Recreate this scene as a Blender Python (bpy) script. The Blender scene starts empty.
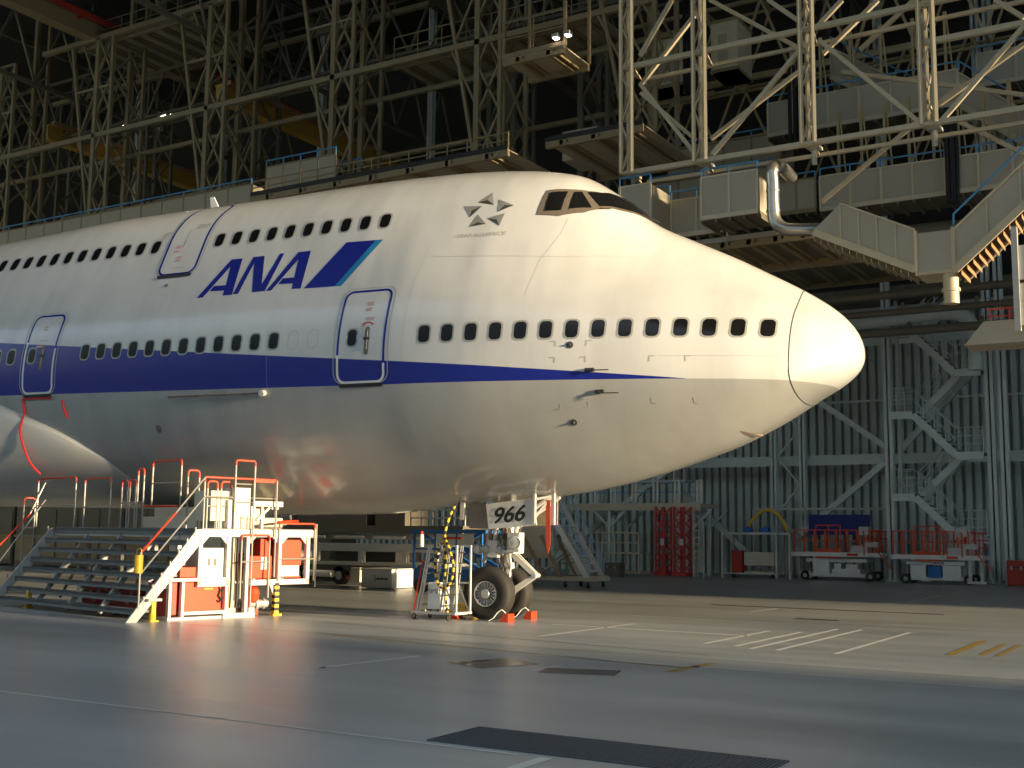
import bpy, bmesh, math, random
import numpy as np
from mathutils import Vector, Matrix
random.seed(7)
PI=math.pi
SC=bpy.context.scene
COL=SC.collection
# ------------------------------------------------------------------ materials
def new_mat(name):
    m=bpy.data.materials.new(name); m.use_nodes=True
    nt=m.node_tree; return m,nt,nt.nodes['Principled BSDF']
def sock(b,names,val):
    for n in names:
        if n in b.inputs:
            b.inputs[n].default_value=val; return
def mat(name,col,rough=.5,metal=0.,var=.12,scale=3.,spec=.5,bump=0.,coat=0.):
    m,nt,b=new_mat(name); L=nt.links
    b.inputs['Roughness'].default_value=rough; b.inputs['Metallic'].default_value=metal
    sock(b,['Specular IOR Level'],spec); sock(b,['Coat Weight'],coat)
    tc=nt.nodes.new('ShaderNodeTexCoord'); no=nt.nodes.new('ShaderNodeTexNoise'); no.inputs['Scale'].default_value=scale; no.inputs['Detail'].default_value=4
    L.new(tc.outputs['Object'],no.inputs['Vector'])
    mx=nt.nodes.new('ShaderNodeMix'); mx.data_type='RGBA'
    c=Vector(col)
    mx.inputs[6].default_value=(*[max(0,x*(1-var)) for x in c],1); mx.inputs[7].default_value=(*[min(1,x*(1+var)) for x in c],1)
    L.new(no.outputs['Fac'],mx.inputs[0]); L.new(mx.outputs[2],b.inputs['Base Color'])
    if bump>0:
        bp=nt.nodes.new('ShaderNodeBump'); bp.inputs['Strength'].default_value=bump; bp.inputs['Distance'].default_value=.02
        L.new(no.outputs['Fac'],bp.inputs['Height']); L.new(bp.outputs['Normal'],b.inputs['Normal'])
    return m
def emis(name,col,st):
    m,nt,b=new_mat(name); b.inputs['Base Color'].default_value=(*col,1)
    b.inputs['Emission Color'].default_value=(*col,1); b.inputs['Emission Strength'].default_value=st; return m
M={}
M['frame']=mat('white painted steel',(.60,.59,.55),.35)
M['rail']=mat('dull metal rail tube',(.42,.40,.35),.3,metal=.4)
M['steel']=mat('grey painted steel',(.42,.42,.38),.45)
M['dsteel']=mat('dark aged and dimmed steel',(.16,.14,.10),.6)
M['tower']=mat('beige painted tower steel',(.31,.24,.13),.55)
M['panel']=mat('light grey sheet panel',(.64,.57,.43),.5,var=.08,scale=1.2)
M['panelb']=mat('beige sheet panel',(.46,.40,.29),.55,var=.1,scale=1.)
M['wallsteel']=mat('grey green structural steel',(.70,.78,.76),.5)
M['blue']=mat('light blue handrail paint',(.10,.34,.62),.35)
M['dblue']=mat('dark blue paint',(.015,.03,.22),.4)
M['mblue']=mat('blue equipment paint',(.03,.17,.5),.35)
M['red']=mat('orange red paint',(.68,.065,.018),.35)
M['dred']=mat('dark red paint',(.5,.05,.03),.45)
M['yellow']=mat('yellow paint',(.8,.5,.03),.4)
M['black']=mat('matt black',(.02,.02,.02),.6)
M['rubber']=mat('tyre rubber',(.028,.025,.022),.75,bump=.1,scale=20)
M['rim']=mat('grey wheel hub',(.42,.43,.43),.35,metal=.3)
M['chrome']=mat('bare metal',(.6,.6,.58),.22,metal=1.)
M['tread']=mat('stair tread grating grey',(.18,.19,.19),.5)
M['ducts']=mat('galvanised duct',(.55,.53,.48),.3,metal=.8)
M['brown']=mat('primer brown and sunlit gold steel',(.42,.25,.13),.55)
M['glass']=mat('dark window glass',(.010,.010,.011),.14,var=.3,spec=.3)
M['rimgrey']=mat('window surround grey',(.36,.36,.33),.4)
M['cockpitframe']=mat('cockpit frame grey brown',(.17,.14,.11),.4)
M['logoblue']=mat('navy livery paint',(.012,.022,.27),.22)
M['logocyan']=mat('light blue livery paint',(.02,.22,.47),.22)
M['whitep']=mat('white enamel',(.8,.79,.75),.3)
M['logol']=mat('alliance mark pale grey',(.36,.36,.33),.35)
M['logom']=mat('alliance mark mid grey',(.26,.26,.24),.35)
M['logod']=mat('alliance mark dark grey',(.06,.06,.055),.35)
M['pinktext']=mat('faded red stencil paint',(.62,.36,.33),.5)
M['greytext']=mat('faded grey stencil paint',(.45,.43,.39),.5)
M['redstrap']=mat('red strap',(.55,.02,.02),.6)
M['hose']=M['yellow']
M['paper']=mat('white plate paint',(.72,.72,.69),.4)
M['cable']=mat('black cable',(.012,.011,.01),.55)
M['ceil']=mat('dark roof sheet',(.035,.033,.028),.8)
M['crane']=mat('yellow crane beam paint',(.58,.36,.06),.5)
M['lamp']=emis('lamp glow',(1,.85,.75),14)
# ------------------------------------------------------------------ mesh builder
def perp(d):
    d=d.normalized(); a=Vector((0,0,1)) if abs(d.z)<.9 else Vector((1,0,0))
    u=d.cross(a).normalized(); return u,u.cross(d).normalized()
class MB:
    def __init__(s): s.v=[];s.f=[];s.m=[]
    def add(s,vs,fs,m=0):
        o=len(s.v); s.v+= [tuple(v) for v in vs]; s.f+=[tuple(i+o for i in f) for f in fs]; s.m+=[m]*len(fs); return s
    def box(s,x0,x1,y0,y1,z0,z1,m=0):
        v=[(x,y,z) for z in (z0,z1) for y in (y0,y1) for x in (x0,x1)]
        return s.add(v,[(0,2,3,1),(4,5,7,6),(0,1,5,4),(2,6,7,3),(0,4,6,2),(1,3,7,5)],m)
    def bar(s,p,q,w,h=None,m=0):
        p=Vector(p);q=Vector(q);h=h or w; d=q-p
        if d.length<1e-6: return s
        u,n=perp(d)   # u horizontal, n upward-ish
        vs=[]
        for c in (p,q):
            for a,b in ((-1,-1),(1,-1),(1,1),(-1,1)): vs.append(c+u*(a*w/2)+n*(b*h/2))
        return s.add(vs,[(0,3,2,1),(4,5,6,7),(0,1,5,4),(1,2,6,5),(2,3,7,6),(3,0,4,7)],m)
    def tube(s,p,q,r,n=8,m=0,r2=None,caps=True):
        p=Vector(p);q=Vector(q);d=q-p
        if d.length<1e-6: return s
        u,w=perp(d); r2=r if r2 is None else r2; vs=[]
        for c,rr in ((p,r),(q,r2)):
            for i in range(n):
                a=2*PI*i/n; vs.append(c+u*(rr*math.cos(a))+w*(rr*math.sin(a)))
        fs=[(i,(i+1)%n,n+(i+1)%n,n+i) for i in range(n)]
        if caps: fs+=[tuple(range(n-1,-1,-1)),tuple(range(n,2*n))]
        return s.add(vs,fs,m)
    def path(s,pts,r,n=8,m=0,closed=False,mats=None):
        P=[Vector(p) for p in pts]; N=len(P); vs=[];prev=None
        for i,p in enumerate(P):
            a=P[i-1] if (i>0 or closed) else P[i]; b=P[(i+1)%N] if (i<N-1 or closed) else P[i]
            d=(b-a)
            if d.length<1e-9: d=Vector((0,0,1))
            d.normalize()
            if prev is None: u,_=perp(d)
            else:
                u=prev-d*prev.dot(d)
                u=u.normalized() if u.length>1e-6 else perp(d)[0]
            prev=u; w=d.cross(u)
            for k in range(n):
                t=2*PI*k/n; vs.append(p+u*(r*math.cos(t))+w*(r*math.sin(t)))
        o=len(s.v); s.v+=[tuple(v) for v in vs]
        for i in range(N if closed else N-1):
            j=(i+1)%N
            for k in range(n):
                s.f.append((o+i*n+k,o+i*n+(k+1)%n,o+j*n+(k+1)%n,o+j*n+k)); s.m.append(mats(i) if mats else m)
        if not closed:
            s.f.append(tuple(o+k for k in range(n-1,-1,-1))); s.m.append(m)
            s.f.append(tuple(o+(N-1)*n+k for k in range(n))); s.m.append(m)
        return s
    def prism(s,pts,ext,m=0):
        P=[Vector(p) for p in pts]; e=Vector(ext); n=len(P)
        return s.add(P+[p+e for p in P],[tuple(range(n)),tuple(range(2*n-1,n-1,-1))]+[(i,i+n,(i+1)%n+n,(i+1)%n) for i in range(n)],m)
    def lathe(s,c,axis,prof,n=24,m=0,mats=None):
        c=Vector(c);ax=Vector(axis).normalized();u,w=perp(ax);vs=[]
        for (r,h) in prof:
            for i in range(n):
                a=2*PI*i/n; vs.append(c+ax*h+u*(r*math.cos(a))+w*(r*math.sin(a)))
        o=len(s.v);s.v+=[tuple(v) for v in vs]
        for j in range(len(prof)-1):
            for i in range(n):
                s.f.append((o+j*n+i,o+j*n+(i+1)%n,o+(j+1)*n+(i+1)%n,o+(j+1)*n+i)); s.m.append(mats[j] if mats else m)
        return s
    def xf(s,mat4,start=0):
        s.v[start:]=[tuple(mat4@Vector(v)) for v in s.v[start:]]; return s
    def build(s,name,mats,parent=None,smooth=False,bevel=0.,local=False):
        me=bpy.data.meshes.new(name)
        mats=[M[x] if isinstance(x,str) else x for x in (mats if isinstance(mats,(list,tuple)) else [mats])]
        V=s.v; loc=Vector((0,0,0))
        if parent is None:
            a=np.array(V); lo=a.min(0);hi=a.max(0); loc=Vector(((lo[0]+hi[0])/2,(lo[1]+hi[1])/2,lo[2]))
            V=[(x-loc.x,y-loc.y,z-loc.z) for x,y,z in V]
        elif not parent.name in LOCAL and not local:
            p=WORLD(parent); V=[(x-p.x,y-p.y,z-p.z) for x,y,z in V]
        me.from_pydata(V,[],s.f); me.update()
        for mm in mats: me.materials.append(mm)
        me.polygons.foreach_set('material_index',[min(i,len(mats)-1) for i in s.m])
        if smooth: me.shade_smooth()
        bm=bmesh.new(); bm.from_mesh(me); bmesh.ops.recalc_face_normals(bm,faces=bm.faces); bm.to_mesh(me); bm.free()
        if smooth: me.set_sharp_from_angle(angle=math.radians(40))
        o=bpy.data.objects.new(name,me); COL.objects.link(o)
        if parent: o.parent=parent
        else: o.location=loc
        if bevel>0:
            bv=o.modifiers.new('bevel','BEVEL'); bv.width=bevel; bv.segments=2; bv.limit_method='ANGLE'
        if parent is not None and parent.name in LOCAL: LOCAL.add(o.name)
        return o
LOCAL=set()
def WORLD(o):
    p=Vector((0,0,0))
    while o is not None: p=p+o.location; o=o.parent
    return p
def tag(o,label,cat,group=None,kind=None):
    o['label']=label; o['category']=cat
    if group: o['group']=group
    if kind: o['kind']=kind
    return o
def thing(name,label,cat,loc,rotz=0,group=None,local=False):
    o=bpy.data.objects.new(name,None); COL.objects.link(o); o.empty_display_size=.3
    o.location=loc; o.rotation_euler=(0,0,rotz); tag(o,label,cat,group)
    if local or rotz: LOCAL.add(o.name)
    return o
def struct(mb,name,mats,smooth=False):
    o=mb.build(name,mats,None,smooth); o['kind']='structure'; return o
def copy_tree(o,loc,label,rotz=None,parent=None,group=None):
    c=o.copy(); COL.objects.link(c)
    if parent: c.parent=parent
    else:
        c.location=loc; c['label']=label
        if rotz is not None: c.rotation_euler=(0,0,rotz)
        if group: c['group']=group
    for ch in list(o.children): copy_tree(ch,None,None,None,c)
    return c
# ------------------------------------------------------------------ camera, sun, sky
F=1177.28; YAW=.54311; PIT=.12665; ROL=.01045; CH=1.8403
fw=Vector((-math.sin(YAW)*math.cos(PIT),math.cos(YAW)*math.cos(PIT),math.sin(PIT))); rt=Vector((math.cos(YAW),math.sin(YAW),0)); up=rt.cross(fw)
r2=rt*math.cos(ROL)+up*math.sin(ROL); u2=-rt*math.sin(ROL)+up*math.cos(ROL)
cd=bpy.data.cameras.new('camera'); cam=bpy.data.objects.new('camera',cd); COL.objects.link(cam)
cd.sensor_width=36; cd.lens=F/1024*36; cd.clip_end=500
cam.matrix_world=Matrix(((r2.x,u2.x,-fw.x,0),(r2.y,u2.y,-fw.y,0),(r2.z,u2.z,-fw.z,CH),(0,0,0,1)))
SC.camera=cam
SUN_EL=math.radians(7.0); SUN_AZ=math.radians(0.0)   # sun stands low beyond the open hangar door on the +X side
sd=Vector((math.cos(SUN_EL)*math.cos(SUN_AZ),math.cos(SUN_EL)*math.sin(SUN_AZ),math.sin(SUN_EL)))
sl=bpy.data.lights.new('sun','SUN'); sl.energy=SUN_E=10.4; sl.color=(1,.79,.50); sl.angle=math.radians(3.)
so=bpy.data.objects.new('sun',sl); COL.objects.link(so); so.rotation_euler=sd.to_track_quat('Z','Y').to_euler(); so.location=(30,24,20)
w=bpy.data.worlds.new('sky'); SC.world=w; w.use_nodes=True; nt=w.node_tree; bg=nt.nodes['Background']
bg.inputs['Color'].default_value=(.64,.80,1,1); bg.inputs['Strength'].default_value=1.25
vs=SC.view_settings; vs.view_transform='Standard'; vs.look='None'; vs.gamma=1; vs.exposure=0; vs.use_curve_mapping=False
try: SC.cycles.use_denoising=True
except Exception: pass
# ------------------------------------------------------------------ AIRLINER
# fuselage stations: s = metres aft of the nose, half width, crown height, keel height
ST_S=np.array([0,.15,.5,1,1.8,2.6,3.4,4.2,5,6,7.5,9,11,14,18,23,28.])
ST_A=np.array([0.02,.55,1.0,1.453,1.886,2.167,2.418,2.601,2.766,2.949,3.166,3.25,3.25,3.27,3.268,3.266,3.25])
ST_T=np.array([5.52,6.0,6.395,6.757,7.227,7.662,8.055,8.469,9.156,9.749,10.006,10.097,10.124,10.081,10.052,9.818,9.563])
ST_B=np.array([5.50,5.15,4.885,4.626,4.13,3.73,3.442,3.185,2.967,2.765,2.579,2.464,2.26,2.2,2.293,2.297,2.3])
def pch(x,y,xi):
    d=np.diff(y)/np.diff(x); m=np.empty_like(y); m[0]=d[0];m[-1]=d[-1]; h=np.diff(x)
    for i in range(1,len(x)-1):
        if d[i-1]*d[i]<=0: m[i]=0
        else:
            w1=2*h[i]+h[i-1]; w2=h[i]+2*h[i-1]; m[i]=(w1+w2)/(w1/d[i-1]+w2/d[i])
    i=int(np.clip(np.searchsorted(x,xi)-1,0,len(x)-2)); t=(xi-x[i])/h[i]
    return (2*t**3-3*t**2+1)*y[i]+(t**3-2*t**2+t)*h[i]*m[i]+(-2*t**3+3*t**2)*y[i+1]+(t**3-t**2)*h[i]*m[i+1]
_SQ=np.sqrt(ST_S); NTH=121; TH=np.linspace(-PI/2,PI/2,NTH); PHI=np.linspace(-PI/2,PI/2,241)
_T1=np.linspace(-PI/2,PI/2,121)
def sec(s):
    s=min(s,28.); q=math.sqrt(max(s,0)); return pch(_SQ,ST_A,q),pch(_SQ,ST_T,q),pch(_SQ,ST_B,q)
def ring(s):
    a,zt,zb=sec(s); zc=float(np.interp(s,[0,.5,1.2,3,9,30],[5.5,5.3,5.05,5.1,5.5,5.5])); zc=min(zc,zb+.62*(zt-zb))
    ru=min(float(np.interp(s,[0,2.5,4.5,7,10,30],[.35,.9,1.65,2.2,2.42,2.42])),a*.999,(zt-zc)*.98,(zt-zb)*.49); hm=min(a,zt-zc)
    Q=np.concatenate([a*np.cos(_T1),ru*np.cos(_T1)]); Z=np.concatenate([np.where(_T1<0,zc-zb,hm)*np.sin(_T1),zt-ru-zc+ru*np.sin(_T1)])
    h=(np.cos(PHI)[:,None]*Q+np.sin(PHI)[:,None]*Z).max(1)
    c=np.cos(TH[:,None]-PHI); rr=np.where(c>1e-3,h/np.maximum(c,1e-3),1e9).min(1)
    return rr*np.cos(TH),zc+rr*np.sin(TH)
GS=np.concatenate([[.002,.02,.05,.1,.15,.2,.3,.4,.5,.65,.8,.95,1.12],np.arange(1.3,30.01,.15),[31,33,36,40,44.]])
RQ=[];RZ=[]
for s_ in GS:
    q_,z_=ring(s_); RQ.append(q_);RZ.append(z_)
RQ=np.array(RQ);RZ=np.array(RZ)
def fq(s,z):
    """half width of the skin at station s, height z"""
    i=int(np.clip(np.searchsorted(GS,s)-1,0,len(GS)-2)); t=(s-GS[i])/(GS[i+1]-GS[i])
    a=np.interp(z,RZ[i],RQ[i]);b=np.interp(z,RZ[i+1],RQ[i+1]); return float(a+(b-a)*t)
def fth(s,th):
    i=int(np.clip(np.searchsorted(GS,s)-1,0,len(GS)-2)); t=(s-GS[i])/(GS[i+1]-GS[i])
    q=np.interp(th,TH,RQ[i])*(1-t)+np.interp(th,TH,RQ[i+1])*t; z=np.interp(th,TH,RZ[i])*(1-t)+np.interp(th,TH,RZ[i+1])*t
    return Vector((7.8-s,-q,z))
def fpt(s,z,off=0.,side=1):
    p=Vector((7.8-s,-fq(s,z),z))
    if off:
        e=.04; a=Vector((7.8-s-e,-fq(s+e,z),z))-Vector((7.8-s+e,-fq(s-e,z),z))
        b=Vector((7.8-s,-fq(s,z+e),z+e))-Vector((7.8-s,-fq(s,z-e),z-e)); n=a.cross(b)
        if n.y>0: n=-n
        p=p+n.normalized()*off
    if side<0: p.y=-p.y
    return p
def patch(mb,poly,off=.008,m=0,res=.12,fn=None):
    """paint a polygon given in (station, height) onto the skin"""
    bm=bmesh.new(); vs=[bm.verts.new((x,y,0)) for x,y in poly]; f=bm.faces.new(vs); f.normal_update()
    bmesh.ops.triangulate(bm,faces=[f])
    for _ in range(6):
        es=[e for e in bm.edges if e.calc_length()>res]
        if not es: break
        bmesh.ops.subdivide_edges(bm,edges=es,cuts=1); bmesh.ops.triangulate(bm,faces=[f for f in bm.faces if len(f.verts)>3])
    bm.verts.index_update(); g=fn or (lambda x,y:fpt(x,y,off))
    mb.add([g(v.co.x,v.co.y) for v in bm.verts],[[v.index for v in f.verts] for f in bm.faces],m); bm.free()
def rrect(s0,s1,z0,z1,r,n=5):
    out=[]
    for (cx,cy,a0) in ((s1-r,z1-r,0),(s0+r,z1-r,90),(s0+r,z0+r,180),(s1-r,z0+r,270)):
        for k in range(n+1):
            a=math.radians(a0+90*k/n); out.append((cx+r*math.cos(a),cy+r*math.sin(a)))
    return out
def ribbon(mb,pts,w,off=.01,m=0,closed=False,mf=None,res=.12):
    P=[]
    N=len(pts)
    for i in range(N if closed else N-1):
        a=Vector(pts[i]);b=Vector(pts[(i+1)%N]); k=max(1,int((b-a).length/res))
        for j in range(k): P.append(a+(b-a)*(j/k))
    if not closed: P.append(Vector(pts[-1]))
    N=len(P); vs=[]
    for i in range(N):
        a=P[i-1] if (i or closed) else P[i]; b=P[(i+1)%N] if (i<N-1 or closed) else P[i]
        pa=fpt(a.x,a.y);pb=fpt(b.x,b.y);d=(pb-pa)
        if d.length<1e-9: d=Vector((1,0,0))
        d.normalize(); c=fpt(P[i].x,P[i].y,off); c0=fpt(P[i].x,P[i].y); n=(c-c0).normalized(); t=d.cross(n).normalized()
        vs+=[c+t*w/2,c-t*w/2]
    fs=[];ms=[]
    for i in range(N if closed else N-1):
        j=(i+1)%N; mb.add([vs[2*i],vs[2*i+1],vs[2*j+1],vs[2*j]],[(0,1,2,3)],mf(P[i]) if mf else m)
def zlow(s): return 4.865+max(0,(s-9))*.0105
def ztop(s): return 4.87+.076*(s-2.9)+.0004*(s-2.9)**2

def skin_material():
    m,nt,b=new_mat('fuselage paint'); N=nt.nodes.new; L=nt.links.new
    def math_(op,a,b_=None,c=None):
        n=N('ShaderNodeMath'); n.operation=op
        for i,x in enumerate((a,b_,c)):
            if x is None: continue
            if isinstance(x,(int,float)): n.inputs[i].default_value=x
            else: L(x,n.inputs[i])
        return n.outputs[0]
    tc=N('ShaderNodeTexCoord'); sp=N('ShaderNodeSeparateXYZ'); L(tc.outputs['Object'],sp.inputs[0])
    s=math_('SUBTRACT',7.8,sp.outputs[0]); z=sp.outputs[2]
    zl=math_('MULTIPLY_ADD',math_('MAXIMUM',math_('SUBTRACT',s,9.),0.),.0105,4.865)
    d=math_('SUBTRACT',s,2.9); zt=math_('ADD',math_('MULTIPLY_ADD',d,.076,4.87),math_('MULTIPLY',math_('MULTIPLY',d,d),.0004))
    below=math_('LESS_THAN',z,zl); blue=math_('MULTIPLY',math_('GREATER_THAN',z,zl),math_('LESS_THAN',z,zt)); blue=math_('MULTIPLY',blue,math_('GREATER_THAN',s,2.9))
    mp=N('ShaderNodeMapping'); mp.inputs['Scale'].default_value=(1.6,.5,.16); L(tc.outputs['Object'],mp.inputs[0])
    n1=N('ShaderNodeTexNoise'); n1.inputs['Scale'].default_value=1.4; n1.inputs['Detail'].default_value=6; L(mp.outputs[0],n1.inputs['Vector'])
    n2=N('ShaderNodeTexNoise'); n2.inputs['Scale'].default_value=.8; n2.inputs['Detail'].default_value=5; L(tc.outputs['Object'],n2.inputs['Vector'])
    dirt=math_('MULTIPLY_ADD',math_('ADD',n1.outputs['Fac'],n2.outputs['Fac']),.30,.70)
    dirt=math_('MINIMUM',dirt,1.04)
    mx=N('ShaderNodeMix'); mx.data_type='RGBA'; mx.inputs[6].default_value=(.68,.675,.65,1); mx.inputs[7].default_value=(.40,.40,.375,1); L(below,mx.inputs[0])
    ml=N('ShaderNodeMix'); ml.data_type='RGBA'; ml.blend_type='MULTIPLY'; ml.inputs[0].default_value=1; L(mx.outputs[2],ml.inputs[6]); L(dirt,ml.inputs[7])
    mb_=N('ShaderNodeMix'); mb_.data_type='RGBA'; mb_.inputs[7].default_value=(.012,.022,.27,1); L(blue,mb_.inputs[0]); L(ml.outputs[2],mb_.inputs[6])
    L(mb_.outputs[2],b.inputs['Base Color']); b.inputs['Roughness'].default_value=.2; sock(b,['Coat Weight'],.3); sock(b,['Coat Roughness'],.08)
    nb=N('ShaderNodeTexNoise'); nb.inputs['Scale'].default_value=1.1; nb.inputs['Detail'].default_value=2; L(tc.outputs['Object'],nb.inputs['Vector'])
    bp=N('ShaderNodeBump'); bp.inputs['Strength'].default_value=.06; bp.inputs['Distance'].default_value=.04; L(nb.outputs['Fac'],bp.inputs['Height']); L(bp.outputs[0],b.inputs['Normal'])
    return m
M['skin']=skin_material(); M['fairing']=mat('fairing grey enamel',(.54,.54,.51),.28,var=.1,scale=.6,coat=.2)
AIR=thing('airliner','white four engine wide body airliner with blue cheat line, nose pointing right','airplane',(-13.7004,22.4114,-.0241),local=True)
AIR.rotation_euler=(0,.0111,.07895)
def skin(i0,i1,name,cap0,cap1):
    mb=MB(); n=NTH; idx=list(range(0,n,2))
    rows=[]
    for i in range(i0,i1+1):
        r=[Vector((7.8-GS[i],-RQ[i][k],RZ[i][k])) for k in idx]+[Vector((7.8-GS[i],RQ[i][k],RZ[i][k])) for k in reversed(idx[1:-1])]
        rows.append(r)
    K=len(rows[0]); vs=[v for r in rows for v in r]; fs=[]
    for i in range(len(rows)-1):
        for k in range(K): fs.append((i*K+k,i*K+(k+1)%K,(i+1)*K+(k+1)%K,(i+1)*K+k))
    if cap0: fs.append(tuple(range(K)))
    if cap1: fs.append(tuple(range((len(rows)-1)*K,len(rows)*K)))
    mb.add(vs,fs); return mb.build(name,'skin',AIR,smooth=True)
iR=int(np.argmin(abs(GS-1.12)))
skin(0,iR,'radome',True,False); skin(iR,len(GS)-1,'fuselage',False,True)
mb=MB(); pts=[Vector((7.8-1.12,-q*1.0015,z)) for q,z in zip(RQ[iR],RZ[iR])]; pts+=[Vector((p.x,-p.y,p.z)) for p in reversed(pts[1:-1])]
mb.path(pts,.008,5,closed=True); mb.build('radome_seam','logod',AIR)
# cabin windows
def window(s,z,w=.315,h=.42,name='cabin_window',lean=0):
    mb=MB(); n=4; c0=rrect(s-w/2,s+w/2,z-h/2,z+h/2,.11,n); c1=rrect(s-w/2+.035,s+w/2-.035,z-h/2+.035,z+h/2-.035,.085,n)
    K=len(c0); A=[fpt(a,b,.004) for a,b in c0]; B=[fpt(a,b,.004) for a,b in c1]
    mb.add(A+B,[(i,(i+1)%K,K+(i+1)%K,K+i) for i in range(K)],0)
    patch(mb,c1,.0045,1,.09)
    return mb.build(name,['rimgrey','glass'],AIR)
for i in range(14): window(8.113-i*.5085,5.865)
for i in range(12): window(11.868+i*.5055,5.911+.0025*i)
for s,z in ((19.918,5.93),(20.42,5.935),(20.93,5.94),(21.44,5.94)): window(s,z)
for s in [9.754+i*.5135 for i in range(10)]+[16.364+i*.4945 for i in range(13)]: window(s,8.61,.31,.40)
mb=MB()
for s in (10.83,11.35): ribbon(mb,rrect(s-.13,s+.13,5.70,6.10,.11,3),.012,.007,closed=True)
mb.build('window_plug','greytext',AIR)
# doors
def door(s0,s1,z0,z1,r,name='cabin_door',win=True,upper=False):
    oc=rrect(s0,s1,z0,z1,r,4)
    mb=MB(); patch(mb,oc,.003,0,.15); D=mb.build(name,'skin',AIR,smooth=True)
    mb=MB(); ribbon(mb,oc,.055,.006,closed=True,mf=lambda p:0 if (upper or p.y>ztop(p.x)) else 1,res=.1); mb.build('door_outline',['logoblue','whitep'],D)
    mb=MB(); patch(mb,[(s0+.05,z0-.10),(s1-.05,z0-.10),(s1-.02,z0-.02),(s0+.02,z0-.02)],.02); mb.build('door_sill','black',D)
    oc2=rrect(s0-.10,s1+.10,z0-.02,z1+.07,r+.05,4)
    mb=MB(); ribbon(mb,oc2,.02,.004,closed=True); mb.build('door_seam','greytext',D)
    return D
D=door(9.03,10.17,4.93,6.90,.17)
def dwin(D,s,z):
    o=window(s,z,.29,.42,'door_window'); o.parent=D
def handle(D,s,z):
    mb=MB(); patch(mb,rrect(s-.055,s+.055,z-.33,z+.27,.05,3),.007,0); 
    p=fpt(s,z-.22,.012);q=fpt(s,z+.2,.012); mb.tube(p,q,.022,8,1); mb.tube(fpt(s-.07,z+.02,.012),fpt(s+.07,z+.02,.012),.03,8,1)
    mb.build('door_handle',['cockpitframe','logod'],D)
def stencil(D,rects,m):
    mb=MB()
    for (s,z,w,h) in rects: patch(mb,[(s-w/2,z-h/2),(s+w/2,z-h/2),(s+w/2,z+h/2),(s-w/2,z+h/2)],.007)
    mb.build('stencil_text',m,D)
dwin(D,9.83,5.87);handle(D,9.46,5.82)
stencil(D,[(9.5,6.62,.16,.035),(9.5,6.57,.16,.035),(9.5,6.49,.16,.03),(9.52,6.45,.14,.03),(9.45,6.28,.24,.02),(9.43,6.24,.2,.02),(9.6,6.1,.12,.03),(9.62,6.05,.10,.02)],'pinktext')
mb=MB(); ribbon(mb,[(9.33,6.12),(9.4,6.17),(9.5,6.18),(9.6,6.13)],.03,.02); mb.build('handle_arc_mark','redstrap',D)
D=door(18.44,19.43,5.0,6.95,.17); dwin(D,19.2,5.93);handle(D,18.85,5.9)
stencil(D,[(18.95,6.65,.14,.04),(18.95,6.58,.14,.04),(18.9,6.3,.3,.02),(19.0,6.15,.2,.05)],'pinktext')
D=door(14.83,15.94,7.80,9.80,.2,upper=True)
stencil(D,[(15.45,8.25,.16,.05),(15.45,8.17,.16,.05),(15.6,8.55,.14,.08),(15.62,8.42,.18,.05)],'pinktext')
stencil(D,[(15.1,9.12,.4,.05),(15.12,9.05,.34,.04),(15.35,7.97,.4,.012),(15.45,8.75,.02,.5)],'greytext')
# service marks beside the doors
mb=MB()
for (s,z,w,h) in [(16.15,8.98,.22,.04),(16.18,8.9,.16,.04),(16.2,8.83,.16,.03)]: patch(mb,[(s-w/2,z-h/2),(s+w/2,z-h/2),(s+w/2,z+h/2),(s-w/2,z+h/2)],.01)
mb.build('stencil_text','greytext',AIR)
# livery lettering A N A and the slanted bar
LET=dict(A=[(14.405,7.092),(13.78,8.035),(13.456,8.033),(13.379,7.097),(13.652,7.1),(13.656,7.226),(14.085,7.242),(14.01,7.37),(13.665,7.362),(13.733,7.854),(14.226,7.095)],
 N=[(13.36,7.112),(13.145,8.036),(12.82,8.038),(12.62,7.30),(12.39,8.05),(12.272,8.055),(12.47,7.12),(12.824,7.119),(13.056,7.878),(13.21,7.11)],
 A2=[(12.437,7.117),(11.873,8.04),(11.532,8.045),(11.484,7.108),(11.731,7.116),(11.744,7.252),(12.148,7.266),(12.07,7.403),(11.759,7.4),(11.807,7.856),(12.292,7.123)])

for k in ('A','N','A2'):
    mb=MB(); patch(mb,LET[k],.004,0,.13); mb.build('livery_letter','logoblue',AIR)
mb=MB(); patch(mb,[(11.397,7.101),(10.612,8.16),(9.845,8.14),(10.583,7.087)],.004,0); patch(mb,[(10.583,7.087),(9.845,8.14),(9.666,8.14),(10.408,7.082)],.004,1)
mb.build('livery_slash',['logoblue','logocyan'],AIR)
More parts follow.
